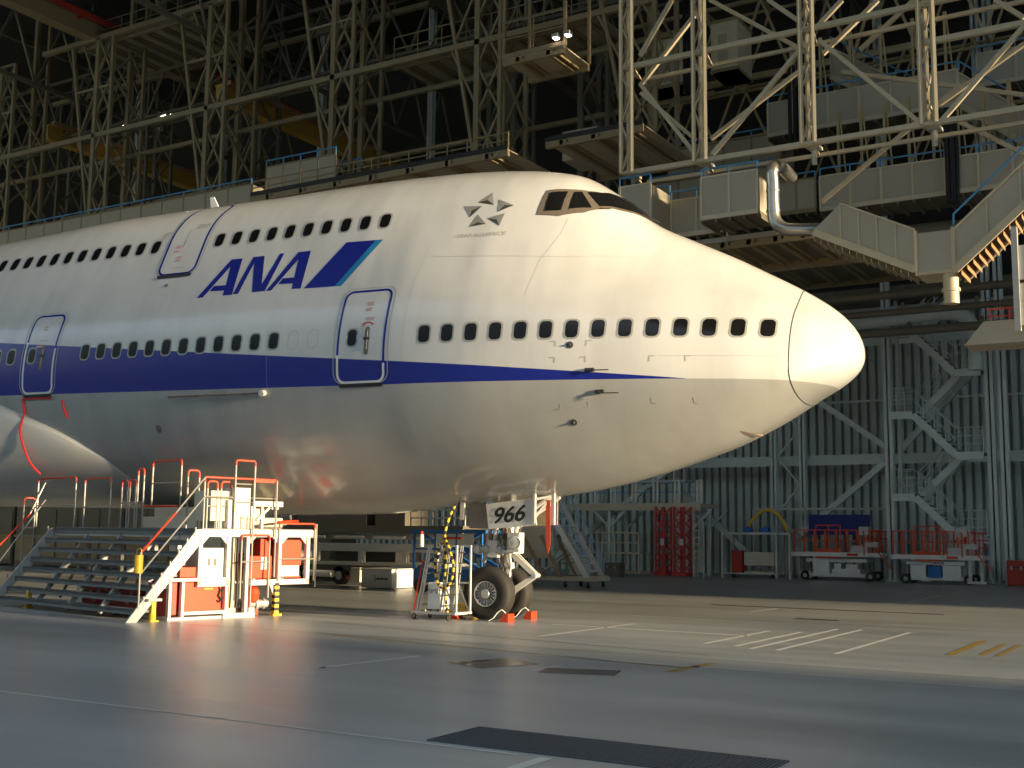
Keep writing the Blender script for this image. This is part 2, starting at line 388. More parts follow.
# five facet star mark
mb=MB()
for a,b,c,o,dk in [((7.608,8.856),(7.35,9.093),(7.212,8.761),(7.394,8.903),2),((7.136,8.891),(6.768,8.721),(7.086,8.576),(6.972,8.734),1),((6.917,8.536),(6.978,8.236),(7.29,8.443),(7.06,8.393),1),((7.535,8.559),(7.286,8.307),(7.669,8.263),(7.487,8.365),1),((7.905,8.791),(7.484,8.756),(7.703,8.496),(7.702,8.662),1)]:
    e=[(a,b),(b,c),(c,a)]
    for i,(p,q) in enumerate(e): patch(mb,[p,q,o],.004,2 if i==dk else (0 if i%2 else 1))
mb.build('alliance_emblem',['logol','logom','logod'],AIR)
def wrap_text(txt,s0,s1,z0,h,name,m,parent,off=.004,res=.2):
    cu=bpy.data.curves.new('t','FONT'); cu.body=txt; cu.size=1; cu.resolution_u=2; o=bpy.data.objects.new('t',cu); COL.objects.link(o)
    bpy.context.view_layer.update(); me=bpy.data.meshes.new_from_object(o.evaluated_get(bpy.context.evaluated_depsgraph_get())); bpy.data.objects.remove(o)
    V=np.array([v.co[:] for v in me.vertices]); lo=V.min(0);hi=V.max(0)
    mb=MB(); mb.add([fpt(s0+(v[0]-lo[0])/(hi[0]-lo[0])*(s1-s0),z0+(v[1]-lo[1])/(hi[1]-lo[1])*h,off) for v in V],[tuple(p.vertices) for p in me.polygons])
    bpy.data.meshes.remove(me); return mb.build(name,m,parent)
wrap_text('STAR ALLIANCE',7.883,6.78,8.01,.085,'alliance_lettering','greytext',AIR,off=.012)
# cockpit glazing
def th_of(s,z):
    lo,hi=-PI/2,PI/2
    for _ in range(40):
        m=(lo+hi)/2
        if fth(s,m).z<z: lo=m
        else: hi=m
    return lo
def thpatch(mb,pts,off,m,side):
    c=pts
    def g(x,y):
        e=.03; y=min(y,PI/2-.0001); p=fth(x,y); n=(fth(x,min(y+e,PI/2))-fth(x,y-e)).cross(fth(x+.05,y)-fth(x-.05,y)).normalized()
        if n.z<0: n=-n
        p=p+n*off
        if side<0: p.y=-p.y
        return p
    patch(mb,c,0,m,.07,g)
H=PI/2
for side in (1,-1):
    mb=MB()
    thpatch(mb,[(6.24,1.022),(6.18,1.180),(5.72,1.235),(5.42,1.290),(5.22,1.350),(5.13,1.415),(4.99,1.468),(4.87,1.515),(4.80,H),(4.27,H),(4.35,1.498),(4.44,1.446),(4.53,1.392),(4.62,1.340),(4.72,1.298),(4.87,1.258),(4.98,1.215),(5.10,1.185),(5.32,1.12),(5.78,1.045)],.012,0,side)
    F_=mb.build('cockpit_window_frame','cockpitframe',AIR)
    for pts in ([(6.08,1.052),(6.08,1.165),(5.75,1.205),(5.76,1.078)],[(5.61,1.102),(5.63,1.222),(5.51,1.248),(5.21,1.172)],[(5.08,1.215),(5.41,1.272),(5.21,1.335),(5.12,1.395),(4.97,1.450),(4.85,1.500),(4.78,H-.03),(4.32,H-.03),(4.38,1.505),(4.47,1.453),(4.56,1.4),(4.65,1.348),(4.75,1.309),(4.89,1.27)]):
        mb=MB(); thpatch(mb,pts,.03,0,side); mb.build('cockpit_window','glass',AIR)
mb=MB()
for a,b in (((5.05,8.60),(4.55,8.66)),((4.5,8.64),(4.2,8.50))): mb.tube(fpt(*a,.04),fpt(*b,.04),.013,6)
mb.build('windscreen_wiper','black',AIR)
def crom(c,n):
    out=[];C=[Vector(x) for x in c];C=[C[0]]+C+[C[-1]]
    for i in range(1,len(C)-2):
        for k in range(n):
            t=k/n; a,b,c_,d=C[i-1],C[i],C[i+1],C[i+2]
            out.append(.5*((2*b)+(c_-a)*t+(2*a-5*b+4*c_-d)*t*t+(3*b-a-3*c_+d)*t**3))
    return out+[C[-2]]
# small fittings
mb=MB(); c=fth(16.5,H); mb.prism([c+Vector((.20,-.02,-.03)),c+Vector((-.14,-.02,-.03)),c+Vector((-.20,-.02,.42)),c+Vector((-.08,-.02,.42))],(0,.04,0)); mb.build('blade_antenna','whitep',AIR)
mb=MB(); mb.path([fpt(14.75-.27*i,4.79,.07) for i in range(11)],.022,6)
for s in (14.7,13.9,13.1,12.55,12.1): mb.tube(fpt(s,4.79,-.01),fpt(s,4.79,.09),.035,6)
mb.build('grab_rail','cockpitframe',AIR)
mb=MB(); mb.tube(fpt(12.1,4.79,0),fpt(12.1,4.79,.11),.07,10); mb.build('rail_end_cap','whitep',AIR)
for s,z,t in ((5.07,5.54,0),(4.67,5.04,1),(4.51,4.63,1),(5.12,4.07,0)):
    mb=MB()
    if t:
        p=fpt(s,z,0);q=fpt(s,z,.10); mb.tube(p,q,.03,8); mb.tube(q+Vector((-.07,0,0)),q+Vector((-.45,-.0,-.01)) if False else q+Vector((.40,0,-.01)),.012,6); mb.box(p.x-.08,p.x+.10,q.y+.02,p.y,z-.035,z+.035); mb.build('pitot_probe','logod',AIR)
    else:
        p=fpt(s,z,-.02);q=fpt(s,z,.012); mb.tube(p,q,.07,14); mb.tube(q,fpt(s,z,.06),.03,8,r2=.012); mb.build('angle_of_attack_vane','logod',AIR)
mb=MB()
for s,z,a,b in ((5.35,5.62,-1,1),(4.75,5.62,1,1),(5.35,5.30,-1,1),(4.75,5.30,-1,1),(3.55,5.30,1,1),(5.3,4.32,-1,-1),(4.75,4.36,-1,-1),(3.55,4.42,1,-1),(2.9,5.3,1,1),(2.8,4.43,1,-1)):
    ribbon(mb,[(s,z-.10*b),(s,z),(s+.10*a*-1,z)],.018,.008)
mb.build('corner_marks','greytext',AIR)
mb=MB(); patch(mb,rrect(15.17,15.33,4.0,4.18,.07,4),.012); patch(mb,rrect(15.46,15.56,7.46,7.54,.02,2),.012); patch(mb,rrect(2.0,2.25,3.93,3.99,.01,2),.012); mb.build('vent_port','cockpitframe',AIR)
mb=MB(); ribbon(mb,[(19.43,4.88),(18.45,4.88)],.05,.03); mb.path(crom([fpt(19.42,4.87,.03),fpt(19.40,4.55,.06),fpt(19.38,4.25,.30),fpt(19.36,3.95,.37),fpt(19.32,3.6,.42),fpt(19.2,3.35,.42)],5),.028,6)
mb.path([fpt(18.1,4.82,.03),fpt(18.08,4.6,.03),fpt(18.02,4.4,.03)],.024,6); mb.build('red_warning_strap','redstrap',AIR)
mb=MB()
for pts in ([(6.12,6.6),(5.96,7.4),(5.66,8.0),(5.6,8.35)],[(8.3,7.6),(5.6,7.46),(3.9,7.48)],[(8.6,5.3),(8.6,7.0),(8.45,7.9)],[(12.0,4.8),(12.05,6.9)],[(3.4,5.3),(1.3,5.3)]): ribbon(mb,pts,.005,.005,res=.2)
mb.build('skin_joint','greytext',AIR)
mb=MB()
for p in (rrect(13.3,13.7,4.35,4.55,.03,2),rrect(12.2,12.6,4.3,4.52,.03,2),rrect(7.9,8.6,4.1,4.6,.04,2)): ribbon(mb,p,.007,.006,closed=True)
mb.build('access_panel','greytext',AIR)
# wing root fairing bulge and wing stub
mb=MB(); vs=[]; K=22; S_=[16.9,17.05,17.3,17.6,18,18.5,19,19.6,20.2,21,22,23,24,25,26.5,28,31,35,40]
for side in (1,-1):
    o=len(vs)
    for s in S_:
        zt_=float(np.interp(s,[16.9,17.3,18.2,19.3,20.5,22,24,27],[3.0,3.45,4.0,4.45,4.85,5.1,5.2,5.2])); zb_=float(np.interp(s,[16.9,17.5,19],[2.75,2.45,2.32])); A_=float(np.interp(s,[16.9,17.2,17.8,18.6,20,22,25,30],[.0,.10,.20,.30,.45,.75,1.05,1.1]))
        for k in range(K+1):
            t=k/K; z=zb_+(zt_-zb_)*t; b_=A_*math.sqrt(max(0,1-(2*t-1)**2)); p=fpt(s,z,0); vs.append((p.x,side*(p.y-b_-.004),p.z))
fs=[(o+i*(K+1)+k,o+i*(K+1)+k+1,o+(i+1)*(K+1)+k+1,o+(i+1)*(K+1)+k) for o in (0,len(S_)*(K+1)) for i in range(len(S_)-1) for k in range(K)]
mb.add(vs,fs); mb.build('wing_root_fairing','fairing',AIR,smooth=True)
# ------------------------------------------------------------------ nose gear (parts of the airliner)
def nose_gear():
    g=MB(); g.tube((.10,0,.50),(.10,0,1.15),.11,14); g.tube((.10,0,1.1),(.12,0,2.6),.15,14); g.tube((.1,-.5,.56),(.1,.5,.56),.085,12); g.tube((.1,0,1.12),(.1,0,1.24),.21,14); g.tube((.11,0,1.48),(.11,0,1.62),.23,14)
    S=g.build('nose_gear_strut','rim',AIR,smooth=True)
    g=MB(); g.tube((.1,0,.46),(.1,0,1.12),.085,14); g.build('oleo_piston','chrome',S,smooth=True)
    for sy in (-1,1):
        c=(-.12,sy*.45,.575); g=MB()
        prof=[(.27,-.15),(.30,-.19),(.42,-.215),(.52,-.20),(.565,-.15),(.575,-.10)]
        full=[(r,h) for r,h in prof]
        for x in (-.075,-.025,.025,.075): full+=[(.585,x-.012),(.574,x),(.585,x+.012)]
        full+=[(r,-h) for r,h in reversed(prof)]
        g.lathe(c,(0,1,0),full,48); W_=g.build('nose_wheel','rubber',AIR,smooth=True)
        g=MB()
        for f in (-1,1):
            g.lathe(c,(0,f,0),[(.28,.16),(.275,.19),(.245,.185),(.235,.10),(.12,.08),(.11,.17),(.09,.20),(.0,.20)],36)
            for k in range(18):
                a=2*PI*k/18; u=Vector((math.cos(a),0,math.sin(a))); p=Vector(c)+Vector((0,f*.12,0)); g.bar(p+u*.11,p+u*.24+Vector((0,f*.035,0)),.028,.03)
        g.build('wheel_hub','rim',W_,smooth=False)
    # torque links
    g=MB(); g.bar((.25,-.06,1.42),(.78,-.02,.98),.07,.11); g.bar((.25,.10,1.42),(.78,.06,.98),.06,.10); g.bar((.78,0,.98),(.22,-.06,.62),.07,.10); g.bar((.78,.04,.98),(.22,.10,.62),.05,.09); g.tube((.78,-.10,.98),(.78,.14,.98),.05,10); g.build('torque_link','frame',AIR)
    # steering actuator, collars
    g=MB(); g.tube((-.50,-.30,1.52),(.15,-.30,1.52),.075,12); g.tube((-.55,-.30,1.52),(-.42,-.30,1.52),.11,12); g.tube((-.30,-.30,1.52),(-.18,-.30,1.52),.12,12,1); g.tube((0,-.30,1.52),(.12,-.30,1.52),.12,12,1); g.tube((-.4,.28,1.52),(.2,.28,1.52),.07,12); g.box(-.05,.3,-.36,.36,1.44,1.52); g.box(-.22,.02,-.38,-.22,1.35,1.72); g.build('steering_actuator',['frame','rim'],AIR)
    g=MB(); g.box(.28,.56,-.42,-.16,1.48,1.90); g.lathe((.46,-.42,1.68),(.45,-1,0),[(.0,.0),(.13,.0),(.145,.05),(.125,.10)],20); L_=g.build('light_bracket','frame',AIR)
    g=MB(); g.lathe((.46,-.42,1.68),(.45,-1,0),[(.122,.085),(.08,.105),(.0,.112)],20); g.build('taxi_light_lens','rim_glass',L_,smooth=True)
    g=MB()
    for a,b,r in (((.15,-.18,2.15),(-.75,-.3,2.55),.045),((.12,.18,1.95),(1.2,.25,2.7),.06),((.12,-.2,1.95),(1.2,-.25,2.7),.06),((-.35,-.2,1.45),(-.2,-.1,2.5),.05),((-.1,-.25,1.6),(-.05,-.3,2.5),.06),((.3,-.1,1.7),(.5,-.3,2.4),.05),((-.15,.25,1.6),(-.1,.25,2.5),.06),((.0,-.1,1.2),(-.35,-.1,.9),.03),((-.45,-.1,1.25),(-.3,-.25,1.48),.05)): g.tube(a,b,r,8)
    g.build('drag_brace','frame',AIR)
    g=MB()
    for i,(x,y) in enumerate(((.05,-.19),(.2,-.16),(-.05,-.16),(.16,-.2),(.25,.1))): g.path([(x,y,.8+.1*i),(x+.05,y-.03,1.2),(x-.03,y-.05,1.6),(x+.03*i,y-.04,2.0),(x,y,2.5)],.014,5)
    for i in range(5): g.box(-.2+.09*i,-.15+.09*i,-.32,-.2,1.75+.12*(i%3),1.86+.12*(i%3))
    g.build('hydraulic_line','cockpitframe',AIR)
    # bay doors
    g=MB(); D=[(-.14,-.66,2.50),(.98,-.66,2.64),(1.09,-.66,2.07),(-.06,-.66,1.96)]; g.prism(D,(0,.035,0)); DD=g.build('gear_door','paper',AIR,bevel=.004)
    cu=bpy.data.curves.new('t','FONT'); cu.body='966'; cu.size=1; cu.shear=.25; o=bpy.data.objects.new('t',cu); COL.objects.link(o); bpy.context.view_layer.update(); me=bpy.data.meshes.new_from_object(o.evaluated_get(bpy.context.evaluated_depsgraph_get())); bpy.data.objects.remove(o)
    V=np.array([v.co[:] for v in me.vertices]); lo=V.min(0);hi=V.max(0); g=MB(); vs=[]
    for v in V:
        a=(v[0]-lo[0])/(hi[0]-lo[0]); b=(v[1]-lo[1])/(hi[1]-lo[1]); x=.08+.72*a; z=2.075+.33*b+x*.115; vs.append((x,-.672,z))
    fs=[tuple(p.vertices) for p in me.polygons]
    for dx,dz in ((0,0),(.014,0),(.028,0),(.014,.010),(.014,-.010)): g.add([(x+dx,y-.001*dx/.014-.02*abs(dz),z+dz) for x,y,z in vs],fs)
    g.build('door_number','black',DD)
    g=MB(); g.prism([(-.62,.60,2.50),(1.0,.60,2.70),(1.0,.60,2.08),(-.55,.60,1.98)],(0,.03,0)); g.build('gear_door','dirty',AIR)
    g=MB(); g.prism([(-.66,-.55,2.50),(-.15,-.60,2.55),(-.08,-.60,1.97),(-.60,-.55,1.97)],(0,.03,0)); g.build('gear_door','darkdoor',AIR)
    g=MB(); g.box(-.80,-.70,-.62,-.54,2.15,2.72); g.build('bay_post','frame',AIR)
    g=MB(); g.box(1.34,1.42,-.50,-.42,2.08,2.80); g.bar((1.0,-.6,2.20),(1.34,-.48,2.66),.06,.05); g.bar((1.05,-.60,2.62),(1.34,-.48,2.68),.05,.05); g.box(1.0,1.05,-.68,-.6,2.1,2.8); g.build('door_hinge_arm','frame',AIR)
    g=MB(); g.box(-.92,-.78,-.50,-.38,2.25,2.6); g.build('ground_power_socket','black',AIR)
    g=MB(); g.prism([(1.24,-.54,2.60),(1.34,-.54,2.60),(1.36,-.54,1.65),(1.31,-.54,1.47),(1.26,-.54,1.65)],(0,.012,0)); g.build('warning_streamer','redflag',AIR)
M['rim_glass']=mat('lamp glass',(.35,.36,.36),.08,metal=.5)
M['dirty']=mat('oil stained door paint',(.42,.35,.24),.5,var=.35,scale=4)
M['darkdoor']=mat('gear bay lining',(.22,.20,.17),.5,var=.3)
M['redflag']=mat('red streamer cloth',(.7,.08,.03),.7)
nose_gear()
# ------------------------------------------------------------------ HANGAR SHELL
def floor_material():
    m,nt,b=new_mat('sealed concrete floor'); sock(b,['Specular IOR Level'],.38); N=nt.nodes.new; L=nt.links.new
    tc=N('ShaderNodeTexCoord')
    n=N('ShaderNodeTexNoise'); n.inputs['Scale'].default_value=.16; n.inputs['Detail'].default_value=7; L(tc.outputs['Object'],n.inputs['Vector'])
    mp=N('ShaderNodeMapping'); mp.inputs['Scale'].default_value=(.12,1.3,1); L(tc.outputs['Object'],mp.inputs[0])
    n2=N('ShaderNodeTexNoise'); n2.inputs['Scale'].default_value=.8; n2.inputs['Detail'].default_value=6; L(mp.outputs[0],n2.inputs['Vector'])
    cr=N('ShaderNodeValToRGB'); cr.color_ramp.elements[0].position=.37; cr.color_ramp.elements[0].color=(.32,.34,.345,1); cr.color_ramp.elements[1].position=.63; cr.color_ramp.elements[1].color=(.53,.54,.535,1)
    ad=N('ShaderNodeMath'); ad.operation='MULTIPLY_ADD'; ad.inputs[1].default_value=.5; L(n.outputs['Fac'],ad.inputs[0])
    h=N('ShaderNodeMath'); h.operation='MULTIPLY'; h.inputs[1].default_value=.5; L(n2.outputs['Fac'],h.inputs[0]); L(h.outputs[0],ad.inputs[2]); L(ad.outputs[0],cr.inputs[0])
    L(cr.outputs[0],b.inputs['Base Color'])
    rr=N('ShaderNodeMapRange'); rr.inputs[3].default_value=.26; rr.inputs[4].default_value=.42; L(n2.outputs['Fac'],rr.inputs[0]); L(rr.outputs[0],b.inputs['Roughness'])
    n3=N('ShaderNodeTexNoise'); n3.inputs['Scale'].default_value=5; n3.inputs['Detail'].default_value=3; L(tc.outputs['Object'],n3.inputs['Vector'])
    bp=N('ShaderNodeBump'); bp.inputs['Strength'].default_value=.12; bp.inputs['Distance'].default_value=.02; L(n3.outputs['Fac'],bp.inputs['Height']); L(bp.outputs[0],b.inputs['Normal'])
    return m
M['floor']=floor_material()
M['wallmetal']=mat('grey green corrugated sheet',(.60,.67,.65),.5,var=.25,scale=.5)
struct(MB().box(-90,60,-30,60,-.3,0),'floor','floor')
# corrugated back wall
mb=MB(); x=-90.; prof=[]
while x<30:
    prof+=[(x,57.12),(x+.13,57.12),(x+.15,56.80),(x+.40,56.80)]; x+=.42
vs=[(a,b,z) for z in (0,32) for a,b in prof]; n=len(prof)
mb.add(vs,[(i,i+1,n+i+1,n+i) for i in range(n-1)]); struct(mb,'wall_back','wallmetal')
struct(MB().box(-90.4,-90,-30,57,0,32),'wall_left','wallmetal')
struct(MB().box(-90,60,-2,57.3,32,32.3),'ceiling','ceil')  # roof stops short, shaped to let sky light onto the near floor
struct(MB().box(-90,60,-30.4,-30,0,45),'wall_front_added','wallmetal')  # unseen wall added to cut the sky light on the fuselage side
# the right hand end wall: closed door leaves either side of the open bay, an unseen header whose low near steps are added to shade the fuselage side
mb=MB(); mb.box(26,26.5,34.25,57,0,32); mb.box(26,26.5,-30,16.6,0,32); mb.box(26,26.5,16.6,17.6,10.8,32); mb.box(26,26.5,17.6,19.2,9.7,32); mb.box(26,26.5,19.2,34.25,25.6,32); struct(mb,'wall_right','wallmetal')
# painted floor markings
M['mark']=mat('worn white floor paint',(.86,.85,.80),.45,var=.12,scale=6)
M['ymark']=mat('worn yellow floor paint',(.42,.27,.06),.5,var=.35,scale=5)
M['joint']=mat('dark slab joint',(.09,.085,.08),.6)
M['stain']=mat('oil stain',(.11,.11,.11),.25)
MK=[0]
M['fmark']=mat('faint worn floor line',(.62,.63,.62),.4,var=.15,scale=3)
def mark(segs,m,w=.1,dash=None):
    MK[0]+=1; mb=MB()
    for (a,b) in segs:
        a=Vector((*a,0));b=Vector((*b,0)); d=(b-a).normalized(); u=Vector((-d.y,d.x,0))*w/2
        P=[a+u,b+u,b-u,a-u]; mb.add([p+Vector((0,0,.004)) for p in P],[(0,1,2,3)])
    return struct(mb,'trim_%d'%MK[0],m)
mark([((-40,8.83),(-5.2,8.77))],'mark',.045)
mark([((-4.93,8.79),(-4.93,6.5))],'mark',.12)
mark([((-10.69,12.72),(-10.52,14.83)),((-10.78,12.8),(-10.62,12.76))],'mark',.09)
mark([((-12.0,21.55),(-7.7,21.44))],'mark',.12); mark([((-10.79,18.9),(-10.72,22.8))],'mark',.09)
for x0,y0,y1 in ((-7.8,19.4,22.8),(-7.2,19.3,22.9),(-6.83,19.0,24.1),(-6.39,19.0,24.3),(-5.43,19.0,24.2)): mark([((x0,y0),(x0,y1))],'mark',.09)
mark([((-3.88,20.0),(-3.88,23.1))],'ymark',.14); mark([((-3.45,20.2),(-3.45,22.6)),((-3.2,20.2),(-3.2,22.6))],'ymark',.09)
mark([((-6.6,15.1),(-6.52,16.5))],'ymark',.14); mark([((-14,16.9),(-6.6,15.7))],'ymark',.07)
mark([((-9.46,14.2),(-9.42,15.0))],'mark',.05); mark([((-8.2,14.2),(-8.15,14.95))],'mark',.05)
mark([((-10.15,28.3),(-10.0,29.9))],'mark',.12); mark([((-8.0,35.6),(-8.0,40.2))],'mark',.1)
mark([((-40,17.05),(20,17.0))],'joint',.02); mark([((-40,25.5),(20,25.5))],'joint',.03); mark([((-9.3,14.15),(-8.9,15.1))],'stain',.9)
mark([((-40,28.9),(-22,29.2))],'ymark',.12); mark([((-9.5,15.98),(22,15.93))],'fmark',.16)
mark([((-8.1,14.3),(-7.1,14.6))],'stain',.6); mark([((-16,19.1),(-7,17.6))],'joint',.03)
mark([((-12,30.4),(-6,30.4))],'stain',.25); mark([((-8.5,26.6),(-7.5,26.6))],'stain',.3)
# drain grate
M['grate']=mat('cast iron grate',(.09,.12,.155),.5)
mb=MB(); x0,x1,y0,y1=-6.22,-3.2,8.9,9.78
mb.box(x0,x1,y0,y0+.03,.0,.012);mb.box(x0,x1,y1-.03,y1,.0,.012)
for i in range(77):
    x=x0+i*(x1-x0)/76; mb.box(x-.007,x+.007,y0,y1,.0,.012)
for i in range(20):
    y=y0+i*(y1-y0)/19; mb.box(x0,x1,y-.006,y+.006,.0,.010)
G_=mb.build('drain_grate','grate'); tag(G_,'long dark iron grating set in the floor at the bottom of the view','grate')
mb=MB(); mb.box(x0,x1,y0,y1,.0005,.003); mb.build('drain_dark_sheet','black',G_)  # flat black sheet, the shade under the bars put into its colour
# ------------------------------------------------------------------ GROUND EQUIPMENT
def arch(mb,a,b,z0,z1,r=.022,rad=.08,mid=(),m=0,mt=1,n=6):
    """inverted U of tube between two feet a and b (x,y); top painted mt"""
    a=Vector((*a,0));b=Vector((*b,0));d=(b-a);L=d.length;d.normalize(); Z=Vector((0,0,1))
    pts=[a+Z*z0,a+Z*(z1-rad)]; top=[a+Z*(z1-rad*2.2)]
    for k in range(5):
        t=PI/2*k/4; top.append(a+d*(rad-rad*math.cos(t))+Z*(z1-rad+rad*math.sin(t)))
    for k in range(5):
        t=PI/2*k/4; top.append(b-d*(rad-rad*math.sin(t))+Z*(z1-rad+rad*math.cos(t)))
    top.append(b+Z*(z1-rad*2.2))
    mb.tube(a+Z*z0,a+Z*(z1-rad*2.2),r,n,m); mb.tube(b+Z*z0,b+Z*(z1-rad*2.2),r,n,m); mb.path(top,r*1.08,n,mt)
    for z in mid: mb.tube(a+Z*z,b+Z*z,r*.85,n,m)
def caster(mb,x,y,r=.07,m=0,mw=1):
    mb.tube((x-.02,y,r),(x+.02,y,r),r,12,mw); mb.bar((x,y,r),(x,y,r*2.1),.03,.06,m); mb.box(x-.045,x+.045,y-.045,y+.045,r*2.1,r*2.1+.02,m)
ST=thing('stair_platform','wide white and orange maintenance stair platform under the rear of the fuselage','platform',(-18.82,16.78,0),math.radians(-12.3))
def P_(name,mats,mb,par=None,bev=0,smooth=False): return mb.build(name,mats,par or ST,smooth,bev)
SX=-6.75
for k in range(8):
    z=.237*(k+1); y=.02+.19*k; mb=MB(); mb.box(SX,-.03,y,y+.29,z-.05,z,0); mb.box(SX,-.03,y,y+.025,z-.11,z+.002,1); P_('tread','tread tread'.split(),mb)
for x,n in ((-.03,'stringer'),(SX-.05,'stringer')):
    mb=MB(); mb.prism([(x,-.34,0),(x,-.08,0),(x,1.50,1.70),(x,1.50,1.90),(x,1.30,1.90)],(.06,0,0)); mb.box(x+.055,x+.075,-.3,-.29,0,.02); P_(n,'frame',mb,bev=.006)
for x in (-1.9,-3.4,-5.0):
    mb=MB(); mb.bar((x,.10,.10),(x,1.45,1.75),.07,.12); mb.bar((x,1.45,.02),(x,1.45,1.8),.09); mb.bar((x+.5,.5,.3),(x-.2,1.4,1.2),.05); P_('stair_support','steel',mb)
mb=MB(); mb.box(SX-.1,.02,1.42,4.62,1.86,1.92,1); mb.box(-.04,.04,1.33,4.62,1.74,1.90); mb.box(SX-.12,0,1.40,1.47,1.72,1.86); mb.box(SX-.12,SX-.05,1.40,4.62,1.72,1.86); mb.box(SX,0,4.55,4.62,1.72,1.86); P_('deck',['frame','tread'],mb)
mb=MB()
for y in (1.40,2.14,2.66,4.38): mb.box(-.05,.05,y-.05,y+.05,.70 if y!=2.66 else .05,1.76)
mb.box(-.05,.05,1.35,2.19,.68,.80); mb.box(-.05,.05,2.62,4.43,.68,.80); mb.box(-.9,-.8,1.35,1.45,.68,1.76); mb.box(-.9,-.8,4.33,4.43,.68,1.76); mb.box(-.9,0,1.35,1.42,.68,.78);mb.box(-.9,0,4.36,4.43,.68,.78); mb.box(-.9,-.8,1.35,4.4,.68,.8)
for y,s in ((1.46,1),(2.08,-1),(2.72,1),(4.32,-1),(3.62,1),(3.5,-1)): mb.prism([(.03,y,1.74),(.03,y+.16*s,1.74),(.03,y,1.58)],(-.05,0,0))
mb.box(-.05,.05,3.50,3.60,.8,1.76)
P_('side_frame','frame',mb,bev=.004)
mb=MB()
for y in (.68,1.0,2.12): mb.box(-.05,.05,y-.035,y+.035,.02,.86)
mb.box(-.05,.05,.65,2.16,.80,.87); mb.box(-.9,.07,.62,2.2,.0,.06);mb.box(-.05,.05,1.0,2.12,.10,.17);mb.box(-.9,-.8,.65,.72,0,.86);mb.box(-.9,-.8,2.08,2.15,0,.86);mb.box(-.9,-.8,.65,2.15,.8,.86); P_('lower_frame','frame',mb,bev=.004)
mb=MB(); mb.box(-.78,-.06,1.04,2.05,.16,.78); C_=P_('red_cabinet','red',mb,bev=.012)
mb=MB(); mb.box(-.062,-.05,1.60,1.82,.62,.645); P_('warning_plate','yellow',mb,C_)
mb=MB(); mb.path([(-.05,1.98,.66),(-.02,2.0,.6),(-.02,1.96,.48),(-.02,2.02,.40),(-.03,1.98,.34),(-.05,1.93,.38)],.02,6); P_('cable_gland','black',mb,C_)
mb=MB(); mb.box(-.7,-.10,.66,.96,.10,.78); P_('red_cabinet','dred',mb,bev=.01)
mb=MB(); mb.box(-.6,-.02,.94,1.34,.88,1.10); P_('red_tool_box','red',mb,bev=.01)
mb=MB(); mb.box(-.6,-.01,1.44,2.04,.82,1.50); C_=P_('white_cabinet','whitep',mb,bev=.01)
for y in (1.66,1.82):
    mb=MB(); mb.box(-.012,.003,y-.03,y+.03,1.12,1.28); P_('gauge_slot','cockpitframe',mb,C_)
mb=MB(); mb.tube((-.35,2.4,.06),(-.35,2.4,1.86),.17,20); mb.tube((-.35,2.4,.06),(-.35,2.4,.35),.21,20); P_('lift_mast','panel',mb,smooth=True)
mb=MB()
for y,x in ((2.24,-.1),(2.3,-.08),(2.5,-.12),(2.58,-.1)): mb.path([(x,y,.2),(x-.02,y+.03,.8),(x,y-.02,1.3),(x,y,1.85)],.025,6)
P_('hydraulic_hose','black',mb)
mb=MB(); mb.box(-.6,.12,2.0,2.85,.0,.10); mb.box(.0,.1,2.7,2.85,.10,.2);mb.prism([(0,2.6,.1),(0,2.75,.1),(0,2.6,.5)],(-.04,0,0)); P_('foot_plate','frame',mb)
mb=MB(); mb.box(-.7,-.08,2.78,3.42,.82,1.32); mb.box(-.7,-.2,3.16,3.46,.9,1.70); P_('red_cabinet','red',mb,bev=.01)
mb=MB(); mb.box(-.085,-.06,3.1,3.26,1.02,1.30); P_('instruction_plate','paper',mb)
mb=MB(); mb.box(-.7,-.06,3.66,4.26,1.10,1.68); mb.box(-.7,-.06,3.66,4.26,.82,.86); C_=P_('red_cabinet','red',mb,bev=.01)
mb=MB(); mb.box(-.7,-.055,3.66,4.2,.86,1.10); P_('lower_door','whitep',mb,C_)
mb=MB(); mb.lathe((-.1,2.92,.48),(.3,0,1),[(0,-.2),(.13,-.2),(.17,-.1),(.16,.06),(.10,.16),(0,.17)],14); mb.box(-.4,-.1,2.76,3.1,.02,.32); P_('pump','red',mb,smooth=False)
mb=MB(); mb.tube((-.1,2.85,.27),(-.05,3.30,.27),.09,12); mb.tube((-.1,2.98,.27),(-.09,3.05,.27),.14,14); mb.tube((-.1,3.2,.27),(-.09,3.24,.27),.13,14); P_('pump_motor','rim',mb)
mb=MB()
for k in range(10): mb.box(-.06,.06,3.44,3.56,.04+k*.068,.04+(k+1)*.068,k%2)
mb.box(-.10,.10,3.38,3.62,.0,.04,0); mb.prism([(.0,3.30,.72),(.0,3.60,.72),(.0,3.54,.45),(.0,3.44,.45)],(-.06,0,0),2); P_('jack_leg',['yellow','black','frame'],mb)
for x,y in ((.0,.30),(-5.6,.25)):
    mb=MB(); mb.box(x-.05,x+.05,y-.05,y+.05,.03,.42); mb.box(x-.10,x+.10,y-.10,y+.10,0,.03); mb.tube((x,y,.03),(x,y,.16),.075,10); P_('jack_foot','yellow',mb)
mb=MB(); mb.box(-.2,.16,.1,.42,.42,.47); P_('jack_bracket','frame',mb)
